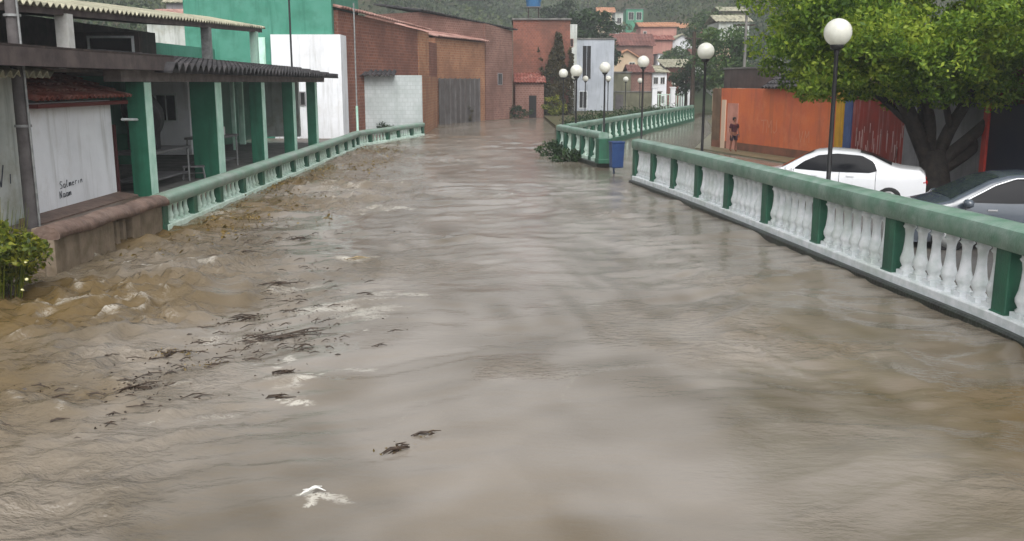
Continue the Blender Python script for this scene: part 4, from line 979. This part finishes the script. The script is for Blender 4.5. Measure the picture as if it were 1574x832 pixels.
bt = aty(1112, 100, 92); make_tree('broadleaf_tree', (bt.x, 92, .1), 8, (2.9, 3.2, 3.3), 5.6, M['leafmid'], 'mid-green tree between the far lamp and the big tree', ncl=90, nlf=70, ls=.2)
bt = aty(1078, 150, 88); make_tree('broadleaf_tree', (bt.x, 96, .1), 6, (1.5, 2, 1.6), 3.6, M['leafdark'], 'small dark tree at the far street end beside the dark pole', ncl=40, nlf=60, ls=.14)
bt = aty(1050, 88, 140); make_tree('broadleaf_tree', (bt.x, 140, float(hz(bt.x, 140))), 6, (3.2, 2, 2.1), 3.0, M['leafmid'], 'round tree just below the white gable house', ncl=50, nlf=60, ls=.2)
bt = aty(1095, 60, 150); make_tree('broadleaf_tree', (bt.x, 150, float(hz(bt.x, 150))), 8, (4, 3, 3.8), 5.0, M['leafmid'], 'grey-green tree right of the white gable house', ncl=60, nlf=60, ls=.26)
bt = aty(640, 10, 130); make_tree('broadleaf_tree', (bt.x, 130, float(hz(bt.x, 130))), 8, (4, 3, 3.4), 4.2, M['leafdark'], 'dark tree on the hill above the brown brick roofs', ncl=60, nlf=60, ls=.26)
bt = aty(870, 20, 165); make_tree('broadleaf_tree', (bt.x, 165, float(hz(bt.x, 165))), 9, (5, 4, 4.4), 6, M['leafhill'], 'bright hillside tree right of the blue water tank', ncl=70, nlf=60, ls=.32)

# hillside vegetation (stuff)
nb_ = 7500
bx_ = rng.uniform(-230, 230, nb_); by_ = 80+460*rng.uniform(0, 1, nb_)**1.35
ok = (hz(bx_, by_) > .6)
# leave the house strip open
hd = np.abs(bx_/by_*1478+787-1010); ok &= ~((hd < 85) & (by_ < 190) & (rng.uniform(0, 1, nb_) < .93))
ok &= ~((bx_ > -22) & (bx_ < 26) & (by_ < 118))
bx_, by_ = bx_[ok], by_[ok]; bz_ = hz(bx_, by_)
cl = []
sz = []
for x, y, z in zip(bx_, by_, bz_):
    r_ = rng.uniform(1.6, 4.2); n = int(60)
    k = rng.normal(size=(n, 3)); k /= np.linalg.norm(k, axis=1)[:, None]; k *= (rng.uniform(.4, 1, n)**.5)[:, None]*r_; k[:, 2] *= .8
    cl.append(np.array([x, y, z+r_*.5])+k); sz.append(np.full(n, .07*r_+.0011*y))
V_, F_ = leaves(np.concatenate(cl), np.concatenate(sz)); tag(np_mesh('hillside_scrub', V_, F_, M['leafhill']), kind='stuff')

# undergrowth on far bank (stuff)
P = []
for _ in range(130):
    s = rng.uniform(0, 1); x = CORNER.x+1+s*(FAR.x-CORNER.x)*1.0; y = CORNER.y+4+s*(FAR.y-CORNER.y)+rng.uniform(6, 22)
    if x < 3.6: x = 3.6+rng.uniform(0, 2)
    r_ = rng.uniform(.3, .8); k = rng.normal(size=(40, 3))*.45*r_; P.append(np.array([x, y, .22+r_*.4])+k)
P = np.concatenate(P); P = P[P[:, 2] > .15]
V_, F_ = leaves(P, .11); tag(np_mesh('bank_undergrowth', V_, F_, M['leafdark']), kind='stuff')

# ------------------------------------------------------------------ BIG TREE
bt = empty('shade_tree', (12.0, 26.8, .08), 0, 'large bright-leaved shade tree with forked dark trunk behind the parked cars', 'tree')
tb = MB()
tb.tube([(0, 0, -.3), (0, 0, .3), (-.05, -.02, .9), (-.15, 0, 1.35)], [.6, .46, .38, .36], 16)
limbs = [([(-.25, 0, 1.1), (-.75, -.2, 1.95), (-1.25, -.4, 2.7), (-2.6, -.7, 3.9), (-4.0, -1, 5.0)], [.36, .32, .25, .16, .05]),
         ([(-.15, 0, 1.2), (-.35, .1, 2.1), (-.5, .2, 3.0), (-1.2, .6, 4.6), (-1.4, .8, 6.2)], [.34, .28, .24, .16, .05]),
         ([(.0, 0, 1.1), (.25, -.1, 1.9), (.6, -.3, 2.8), (.9, -.6, 4.2), (.6, -1, 6.2)], [.3, .24, .2, .14, .05]),
         ([(.1, 0, 1.0), (.8, -.2, 1.7), (1.4, -.35, 2.35), (2.2, -.5, 3.2), (3.6, -.8, 4.8)], [.28, .24, .2, .15, .05]),
         ([(.15, 0, .8), (.9, .15, 1.25), (1.7, .3, 1.95), (2.5, .3, 2.9), (3.6, .6, 4.4)], [.3, .25, .21, .17, .06]),
         ([(-.2, 0, 1.3), (-.5, -.5, 2.3), (-1.4, -1.6, 3.3), (-2.2, -2.6, 4.0)], [.26, .2, .14, .05]),
         ([(-.9, -.2, 2.1), (-1.9, .2, 3.0), (-3.2, .8, 3.8)], [.18, .13, .05]),
         ([(.3, -.1, 1.9), (-.3, -.9, 3.0), (-.4, -2.0, 4.0)], [.16, .12, .05]),
         ([(1.4, -.35, 2.35), (1.9, -1.2, 3.2), (2.2, -2.2, 4.2)], [.15, .11, .04])]
for P_, r_ in limbs:
    v_ = [Vector(q) for q in P_]; pth_ = resample(v_, .3)
    rad_ = np.interp(np.linspace(0, 1, len(pth_)), np.linspace(0, 1, len(r_)), r_)
    tb.tube(pth_, list(rad_*.66), 10)
for k in range(46):
    a = random.uniform(0, 6.28); s = random.choice(limbs)[0]; q = Vector(s[-2]).lerp(Vector(s[-1]), random.random()*.8)
    e = q+Vector((math.cos(a)*1.3, math.sin(a)*1.3, random.uniform(.1, 1.2))); tb.tube([q, q.lerp(e, .5)+Vector((0, 0, .1)), e], [.05, .035, .012], 5)
tb.build('trunk', M['bark'], bt)
C1 = crown_pts((-.2, -.5, 5.5), (5.1, 4.3, 2.9), 430, 300, .62, .5, 3.0)
C2 = crown_pts((-3.3, -1.8, 4.1), (2.0, 1.8, 1.25), 75, 260, .5, .2)
C3 = crown_pts((2.4, -1.2, 3.5), (3.4, 2.4, 1.5), 90, 260, .55, .2)
C4 = crown_pts((-1.0, -2.3, 3.8), (2.2, 1.4, .9), 55, 240, .45, .2)
P = np.concatenate([C1, C2, C3, C4])
low = 2.72+.35*vnoise(P[:, 0]*.9, P[:, 1]*.9, 77)-.27*np.clip(P[:, 0]+1.6, 0, 2)
P = P[P[:, 2] > low]
V_, F_ = leaves(P, .07); np_mesh('crown', V_, F_, M['leaf'], bt)

# bush lower left
bs = empty('flowering_bush', (-8.1, 14.2, 0), 0, 'yellow-green flowering bush in the water at the left edge', 'bush')
P = crown_pts((-.1, 0, .75), (.95, 1.0, .9), 70, 150, .26, .3, 2.2, -.05)
V_, F_ = leaves(P, .055); np_mesh('foliage', V_, F_, M['leafbush'], bs)
gm = MB()
for k in range(130):
    a = random.uniform(0, 6.28); r_ = random.uniform(.1, .75); h = random.uniform(1.1, 1.75)-r_*.4
    b0 = Vector((math.cos(a)*r_*.8-.1, math.sin(a)*r_*.8, 0)); e = b0+Vector((math.cos(a)*.22, math.sin(a)*.22, h))
    gm.tube([b0, b0.lerp(e, .6)+Vector((0, 0, .08)), e], [.008, .006, .002], 4)
gm.build('stem', M['leafbush'], bs)
fl_ = MB()
for k in range(22):
    d = np.random.default_rng(k+5).normal(size=3); d /= np.linalg.norm(d); d[1] = -abs(d[1])
    c_ = Vector((-.1+d[0]*1.02, d[1]*1.05, .75+d[2]*.85))
    if c_.z < .1: continue
    fl_.lathe([(.002, -.012), (.03, 0), (.022, .012), (.002, .018)], 7, T=Matrix.Translation(c_) @ Matrix.Rotation(random.uniform(-.9, .9), 4, 'X'))
fl_.build('flowers', M['petal'], bs)

# ------------------------------------------------------------------ BIN
p = at(947, 268, 0); bn = empty('litter_bin', (p.x, p.y, 0), R(10), 'blue litter bin on a thin post between the two balustrades', 'litter bin')
bb = MB(); rows = []
for z, s in ((.24, .22), (.28, .24), (1.12, .27), (1.16, .29), (1.2, .29), (1.2, .25), (.6, .22)):
    rows.append([Vector((s*.88*sx, s*.8*sy, z)) for sx, sy in ((-1, -1), (1, -1), (1, 1), (-1, 1), (-1, -1))])
bb.grid(rows); bb.box(-.2, .2, -.17, .17, .24, .27); bb.build('bucket', M['bin'], bn, bevel=.015)
MB().tube([(0, .3, -.8), (0, .3, 1.2)], .035, 8).build('post', M['bin'], bn)
MB().box(-.2, .2, .24, .28, .9, .96).build('bracket', M['bin'], bn)

# ------------------------------------------------------------------ CARS
def make_car(paint, label, loc, rz, prof, sidewin, Lc, cowl, rooff, roofr, tail, glassm, trim=False, rw=None):
    o = empty('parked_car', loc, rz, label, 'car')
    zs = np.array([.18, .3, .55, .78, .93, 1.0, 1.2, 1.45, 1.6]); gs = np.array([.90, .97, 1.0, 1.0, .975, .95, .86, .72, .66])*.86
    def wx(x):  # plan taper
        a = abs(x)/(Lc/2); return 1-.16*a**4-.03*a**2
    def yy(x, z): return float(np.interp(z, zs, gs))*wx(x)
    px_, pz_ = zip(*prof)
    xs = sorted(set(list(np.linspace(-Lc/2, Lc/2, 61))+list(px_)))
    rows = []
    for x in xs:
        top = float(np.interp(x, px_, pz_)); bot = .22 if abs(x) < Lc/2-.12 else .34
        lv = list(np.linspace(bot, top-.06, 9)); row = []
        side_ = [(yy(x, z), z) for z in lv]+[(yy(x, top)-.03, top-.018)]
        mid = [(yy(x, top)*.86-.03, top), (yy(x, top)*.5, top+.018), (0, top+.026)]
        hp = side_+mid
        row = [Vector((x, a, z)) for a, z in hp]+[Vector((x, -a, z)) for a, z in hp[-2::-1]]
        rows.append(row)
    mb = MB(); mb.grid(rows, 0, True)
    n = len(rows[0]); mb.add(rows[0], [tuple(range(n))]); mb.add(rows[-1], [tuple(range(n))[::-1]])
    mb.box(-Lc/2+.15, Lc/2-.15, -.7, .7, .2, .25); body = mb.build('body', paint, o)
    # side glass strips following the body side
    for sgn in (1, -1):
        for (poly_t, poly_b) in sidewin:
            x0 = max(poly_t[0][0], poly_b[0][0]) if False else min(poly_t[0][0], poly_b[0][0]); x1 = max(poly_t[-1][0], poly_b[-1][0])
            tx, tz = zip(*poly_t); bx, bz = zip(*poly_b); g_ = []
            for x in np.linspace(x0, x1, 34):
                zt = float(np.interp(x, tx, tz)); zb = float(np.interp(x, bx, bz)); zt = max(zt, zb+.001)
                g_.append([Vector((x, sgn*(yy(x, z)+.011), z)) for z in np.linspace(zb, zt, 6)])
            wg = MB().grid(g_, 0, True).build('side_window', M['carglass'], o)
            if trim:
                P_ = [q[-1]+Vector((0, sgn*.006, .012)) for q in g_]
                MB().tube(P_, .022, 6).build('window_trim', M['chrome'], wg)
        # mirror
        m_ = MB(); m_.lathe([(.02, -.1), (.09, -.06), (.1, .02), (.06, .07), (.01, .08)], 10, T=Matrix.Translation((cowl-.25, sgn*.98, 1.0)) @ Matrix.Scale(1.3, 4, (0, 1, 0)))
        m_.bar((cowl-.25, sgn*.82, .97), (cowl-.25, sgn*.95, .98), .06, .04); m_.build('mirror', paint, o)
        for hx_ in (-.35, .62 if False else .55):
            MB().box(hx_-.09, hx_+.09, -.012, .012, 0, .03).build('door_handle', paint if not trim else M['chrome'], o, (0, sgn*(yy(hx_, .86)+.012), .84))
    for sgn in (1, -1):
        for xs_ in (Lc*.235, -Lc*.03, -Lc*.235):
            P_ = [Vector((xs_+.05*math.sin(z*2), sgn*(yy(xs_, z)+.001), z)) for z in np.linspace(.34, 1.0, 9)]
            MB().tube(P_, .006, 4).build('door_seam', M['rubber'], o)
    def cap(x0, x1, name, m, k=.8, up=.012, n=12):
        g_ = []
        for x in np.linspace(x0, x1, n):
            top = float(np.interp(x, px_, pz_)); wv = yy(x, top)*k
            g_.append([Vector((x, q*wv, top+.026-.026*abs(q)**1.5+up)) for q in np.linspace(-1, 1, 9)])
        return MB().grid(g_, 0, True).build(name, m, o)
    cap(cowl-.04, rooff+.05, 'windscreen', glassm)
    cap(roofr-.05, tail+.03, 'rear_window', M['carglass'])
    for (x, nm, m_) in ((Lc/2-.12, 'headlight', M['lens']), (-Lc/2+.06, 'tail_light', M['redlens'])):
        for sgn in (1, -1):
            sg = 1 if x > 0 else -1
            MB().lathe([(.01, -.1), (.1, -.07), (.12, 0), (.1, .05), (.02, .07)], 12, T=Matrix.Translation((x, sgn*.56, .74)) @ Matrix.Scale(1.35, 4, (0, 1, 0)) @ Matrix.Scale(.9, 4, (1, 0, 0))).build(nm, m_, o)
    for x in (Lc*.31, -Lc*.30):
        for sgn in (1, -1):
            T = Matrix.Translation((x, sgn*.74, .31)) @ Matrix.Rotation(math.pi/2, 4, 'X')
            tw = MB().lathe([(.2, -.1), (.29, -.1), (.31, -.07), (.31, .07), (.29, .1), (.2, .1)], 24, T=T).build('wheel', M['rubber'], o)
            MB().lathe([(.03, -.1), (.2, -.105), (.2, .105), (.03, .1)], 20, T=T).build('rim', M['steel'], tw)
    for x in (Lc/2-.01, -Lc/2+.01):
        MB().box(-.01, .01, -.25, .25, -.055, .055).build('number_plate', M['whiteplastic'], o, (x*1.005, 0, .5))
    MB().box(-Lc/2+.8, Lc/2-.8, -.012, .012, 0, .05).build('side_moulding', M['rubber'], o, (0, .865, .42))
    return o
# white saloon
profW = [(-2.15, .72), (-2.12, .93), (-2.0, 1.04), (-1.55, 1.08), (-1.3, 1.14), (-.85, 1.36), (-.45, 1.46), (.1, 1.5), (.5, 1.46), (.8, 1.34), (1.3, 1.05), (1.45, .98), (1.9, .88), (2.08, .76), (2.15, .6)]
make_car(M['carwhite'], 'white saloon car parked behind the balustrade', (8.62, 25.0, .1), R(158), profW,
         [([(-.98, 1.02), (-.9, 1.22), (-.6, 1.37), (0, 1.41), (.45, 1.36), (.8, 1.2), (1.02, 1.03)], [(-.98, 1.0), (-.8, .95), (.2, .955), (1.02, 1.0)])],
         4.3, 1.42, .55, -.5, -1.35, M['windscreen'])
profD = [(-2.1, .7), (-2.05, .98), (-1.8, 1.1), (-1.5, 1.3), (-1.1, 1.44), (-.3, 1.53), (.2, 1.5), (.55, 1.4), (1.15, 1.1), (1.3, 1.02), (1.75, .92), (2.02, .76), (2.1, .6)]
make_car(M['cardark'], 'dark grey car with silver window trim parked at the right edge', (9.85, 18.75, .04), R(174), profD,
         [([(-1.35, 1.12), (-1.1, 1.3), (-.4, 1.44), (.1, 1.43), (.5, 1.3), (1.0, 1.04)], [(-1.35, 1.08), (-.8, 1.0), (.2, .985), (1.0, 1.0)])],
         4.2, 1.3, .3, -1.15, -1.75, M['windscreen'], trim=True)

# ------------------------------------------------------------------ PERSON
def skin_fig(name, verts, edges, m, parent, sub=2):
    me = bpy.data.meshes.new(name); me.from_pydata([v_[:3] for v_ in verts], edges, [])
    ob = link_mesh(name, me, m, parent)
    sk = ob.modifiers.new('skin', 'SKIN'); sk.use_smooth_shade = True
    for i, v_ in enumerate(verts):
        r_ = v_[3] if isinstance(v_[3], tuple) else (v_[3], v_[3]); me.skin_vertices[0].data[i].radius = r_
    me.skin_vertices[0].data[0].use_root = True
    sb = ob.modifiers.new('sub', 'SUBSURF'); sb.levels = sub; sb.render_levels = sub
    return ob
pp_ = at(1127, 233, .08)
ps = empty('person', (pp_.x, pp_.y, .07), R(20), 'person in maroon top and dark shorts standing by the orange wall', 'person')
bv = [(0, 0, .84, (.13, .1)), (0, 0, 1.0, (.12, .09)), (0, 0, 1.18, (.145, .1)), (0, 0, 1.3, (.13, .085)), (0, 0, 1.37, .05), (0, -.01, 1.42, .05), (0, -.015, 1.5, (.07, .085)), (0, -.01, 1.57, (.068, .08)),
      (.17, 0, 1.29, .05), (.22, .02, 1.04, .04), (.2, -.1, .84, .032), (-.17, 0, 1.29, .05), (-.23, .0, 1.04, .04), (-.22, -.08, .82, .032),
      (.09, 0, .78, .085), (.1, -.04, .44, .055), (.1, .02, .08, .037), (.1, -.12, .03, .035), (-.09, 0, .78, .085), (-.1, .05, .44, .055), (-.11, .12, .08, .037), (-.11, 0, .03, .035)]
be = [(0, 1), (1, 2), (2, 3), (3, 4), (4, 5), (5, 6), (6, 7), (3, 8), (8, 9), (9, 10), (3, 11), (11, 12), (12, 13), (0, 14), (14, 15), (15, 16), (16, 17), (0, 18), (18, 19), (19, 20), (20, 21)]
hand = []
nbv = len(bv)
for sgn, wi, bx, by, bz in ((1, 10, .2, -.1, .84), (-1, 13, -.22, -.08, .82)):
    bv.append((bx, by-.03, bz-.07, (.02, .035))); be.append((wi, len(bv)-1)); pi_ = len(bv)-1
    for k, ln in enumerate((.06, .075, .07, .055)):
        bv.append((bx+(k-1.5)*.004, by-.065+k*.022, bz-.11, .009)); be.append((pi_, len(bv)-1))
        bv.append((bx+(k-1.5)*.004-sgn*.01, by-.065+k*.022, bz-.11-ln, .007)); be.append((len(bv)-2, len(bv)-1))
    bv.append((bx-sgn*.015, by-.075, bz-.08, .01)); be.append((pi_, len(bv)-1)); bv.append((bx-sgn*.02, by-.095, bz-.12, .008)); be.append((len(bv)-2, len(bv)-1))
skin_fig('body', bv, be, M['skin'], ps)
skin_fig('shirt', [(0, 0, .88, (.15, .12)), (0, 0, 1.0, (.15, .12)), (0, 0, 1.18, (.165, .12)), (0, 0, 1.3, (.14, .1)), (.17, 0, 1.28, .07), (.23, .01, 1.1, .065), (-.17, 0, 1.28, .07), (-.235, .0, 1.1, .065)], [(0, 1), (1, 2), (2, 3), (3, 4), (4, 5), (3, 6), (6, 7)], M['shirt'], ps)
skin_fig('shorts', [(0, 0, .86, (.155, .12)), (.1, 0, .74, .11), (.11, -.03, .5, .09), (-.1, 0, .74, .11), (-.11, .035, .5, .09)], [(0, 1), (1, 2), (0, 3), (3, 4)], M['shorts'], ps)
hr = MB(); hr.lathe([(.001, 1.635), (.05, 1.625), (.08, 1.59), (.09, 1.54), (.085, 1.5), (.07, 1.47)], 14, c=(0, .015)); hr.build('hair', M['hair'], ps)
for sx in (-.03, .03): MB().lathe([(.001, -.008), (.01, 0), (.001, .008)], 8, T=Matrix.Translation((sx, -.1, 1.53))).build('eye', M['hair'], ps)
MB().lathe([(.014, 0), (.01, .02), (.004, .045)], 8, c=(0, -.1)).build('nose', M['skin'], ps, (0, 0, 1.49))
MB().box(-.022, .022, -.008, .004, 0, .007).build('mouth', mat('lips', (90, 44, 40), .6, .3), ps, (0, -.097, 1.465))

# ------------------------------------------------------------------ FLOATING DEBRIS
def debris(name, px, py, n, L_, spread, label, cat, leafn=60, leafm=None, ang=0, m=None, zz=.005):
    p = at(px, py); o = empty(name, (p.x, p.y, zz), ang, label, cat); mb = MB(); r_ = random.Random(px)
    for k in range(n):
        a = r_.gauss(0, spread); l = L_*r_.uniform(.4, 1); c_ = Vector((r_.uniform(-.5, .5)*L_*.5, r_.uniform(-.3, .3)*L_*.4, r_.uniform(0, .03)))
        d = Vector((math.cos(a), math.sin(a), r_.uniform(-.05, .16)))*l*.5
        mb.tube([c_-d, c_-d*.3+Vector((r_.uniform(-.04, .04), r_.uniform(-.04, .04), .02)), c_+d*.4+Vector((r_.uniform(-.04, .04), r_.uniform(-.05, .05), .015)), c_+d], [.004, .011, .008, .003], 5)
    mb.build('twigs', m or M['twig'], o)
    if leafn:
        q = rng.normal(size=(leafn, 3))*[L_*.36, L_*.2, .02]+[0, 0, .02]; V_, F_ = leaves(q, .018, .6); tag(np_mesh('leaf_litter', V_, F_, leafm or M['weed'], o), kind='stuff')
    return o
debris('floating_branch', 440, 519, 9, .95, .18, 'longest dark broken branch drifting left of centre', 'branch', 90, M['twig'], .25)
debris('floating_branch', 212, 600, 7, .5, .5, 'dark leafy twig drifting nearest the left edge', 'branch', 110, M['twig'], .05)
debris('twig_tangle', 268, 547, 16, .38, 1.3, 'bushy brown twig tangle drifting between the branch and the left edge', 'debris', 140, M['weed'], .3)
debris('twig_tangle', 432, 578, 16, .3, 1.3, 'reddish twig tangle caught in the white foam', 'debris', 70, M['twig'], .8)
debris('floating_branch', 430, 614, 6, .36, .3, 'curved dark twig at the lower rim of the white foam', 'branch', 30, M['twig'], -.15)
debris('twig_tangle', 340, 566, 10, .5, .6, 'olive weed tangle just left of the white foam', 'debris', 150, M['weed'], .1)
debris('floating_branch', 612, 694, 5, .3, .3, 'small dark twig drifting below the foam toward the centre', 'branch', 20, M['weed'], .9)
debris('floating_branch', 465, 368, 7, .6, .7, 'dark twiggy clump drifting beyond the big branch near the left balustrade', 'branch', 60, M['twig'], .2)
debris('floating_branch', 430, 438, 6, .8, .2, 'thin dark branch drifting beyond the longest one', 'branch', 40, M['twig'], .1)
debris('floating_branch', 378, 492, 5, .5, .4, 'short dark branch drifting left of the longest branch', 'branch', 40, M['twig'], .3)
debris('pale_reed', 485, 762, 3, .22, .35, 'pale broken reed drifting at the bottom of the view', 'reed', 0, None, .15, M['whiteplastic'], .03)
debris('pale_reed', 553, 402, 3, .45, .2, 'pale reed drifting in the middle of the rough water', 'reed', 0, None, .3, M['straw'], .05)
debris('floating_branch', 300, 460, 6, .5, .5, 'faint dark twig drifting left of the short branch below the parapet', 'branch', 40, M['twig'], .2, zz=0)
debris('floating_branch', 515, 402, 5, .6, .3, 'thin dark twig beyond the rough water crest near mid channel', 'branch', 30, M['twig'], .25, zz=0)
debris('floating_branch', 655, 670, 4, .22, .4, 'smallest dark twig drifting nearest the photo centre bottom', 'branch', 14, M['weed'], .5, zz=0)
P = []; LM = MB(); rl_ = random.Random(5)
spine = [(60, 640), (180, 590), (300, 545), (430, 520), (470, 440), (400, 400), (430, 330), (480, 270), (560, 225)]
for k in range(420):
    a = rl_.uniform(0, len(spine)-1.001); i0 = int(a); f = a-i0
    px = spine[i0][0]*(1-f)+spine[i0+1][0]*f+rl_.gauss(0, 70); py = spine[i0][1]*(1-f)+spine[i0+1][1]*f+rl_.gauss(0, 26)
    c_ = at(px, max(py, 212))
    if c_.x < -7.4: continue
    n = rl_.randint(1, 8)
    P.append(np.array([c_.x, c_.y, .035])+rng.normal(size=(n, 3))*[.13, .07, .015])
    for q in range(rl_.choice((0, 0, 1, 2))):
        an = rl_.gauss(.25, .5); l = rl_.uniform(.06, .28); d = Vector((math.cos(an), math.sin(an), rl_.uniform(-.05, .2)))*l*.5; e = Vector((c_.x, c_.y, .035))
        LM.tube([e-d, e+Vector((0, rl_.uniform(-.03, .03), .02)), e+d], [.004, .008, .003], 4)
P = np.concatenate(P); V_, F_ = leaves(P, rng.uniform(.008, .026, len(P)), .7)
b0 = len(LM.v); LM.v += [tuple(q) for q in V_]; LM.f += [tuple(int(x)+b0 for x in f) for f in F_]; LM.mi += [0]*len(F_); LM.sm += [False]*len(F_)
tag(LM.build('floating_litter', M['twig']), kind='stuff')
q = at(851, 240); make_tree('shrub', (q.x, q.y, 0), 1, (.75, .5, .45), .25, M['leafdark'], 'dark brush snagged on the outer corner of the short balustrade', 'debris', ncl=26, nlf=40, ls=.07, cs_=.25, tr=.03)
q = at(876, 249); make_tree('shrub', (q.x, q.y, 0), 1, (.8, .4, .35), .2, M['leafdark'], 'dark brush snagged under the middle of the short balustrade', 'debris', ncl=24, nlf=40, ls=.07, cs_=.22, tr=.03)
# weed and litter mats along the left balustrade
P = []
for k in range(300):
    y = rng.uniform(17.5, 50); x = -7.6+abs(rng.normal())*1.25*(1 if y > 22 else .6)
    n = int(rng.integers(2, 10)*(1+2*(vnoise(np.array([y*.5]), np.array([0.3]), 5)[0] > 0))); P.append(np.array([x, y, .03])+rng.normal(size=(n, 3))*[.16, .4, .03])
P = np.concatenate(P); V_, F_ = leaves(P, rng.uniform(.015, .07, len(P)), .6); tag(np_mesh('floating_weed', V_, F_, M['weed']), kind='stuff')

# ------------------------------------------------------------------ HAZE
hzb = MB(); hzb.box(-400, 400, -30, 700, -2.8, 190)
hm = bpy.data.materials.new('thin_rain_haze'); hm.use_nodes = True; t = hm.node_tree
t.nodes.remove(t.nodes['Principled BSDF']); pv = t.nodes.new('ShaderNodeVolumePrincipled'); pv.inputs['Color'].default_value = (.86, .9, .94, 1); pv.inputs['Density'].default_value = .0009
t.links.new(pv.outputs[0], t.nodes['Material Output'].inputs['Volume'])
tag(hzb.build('haze', hm), kind='stuff')
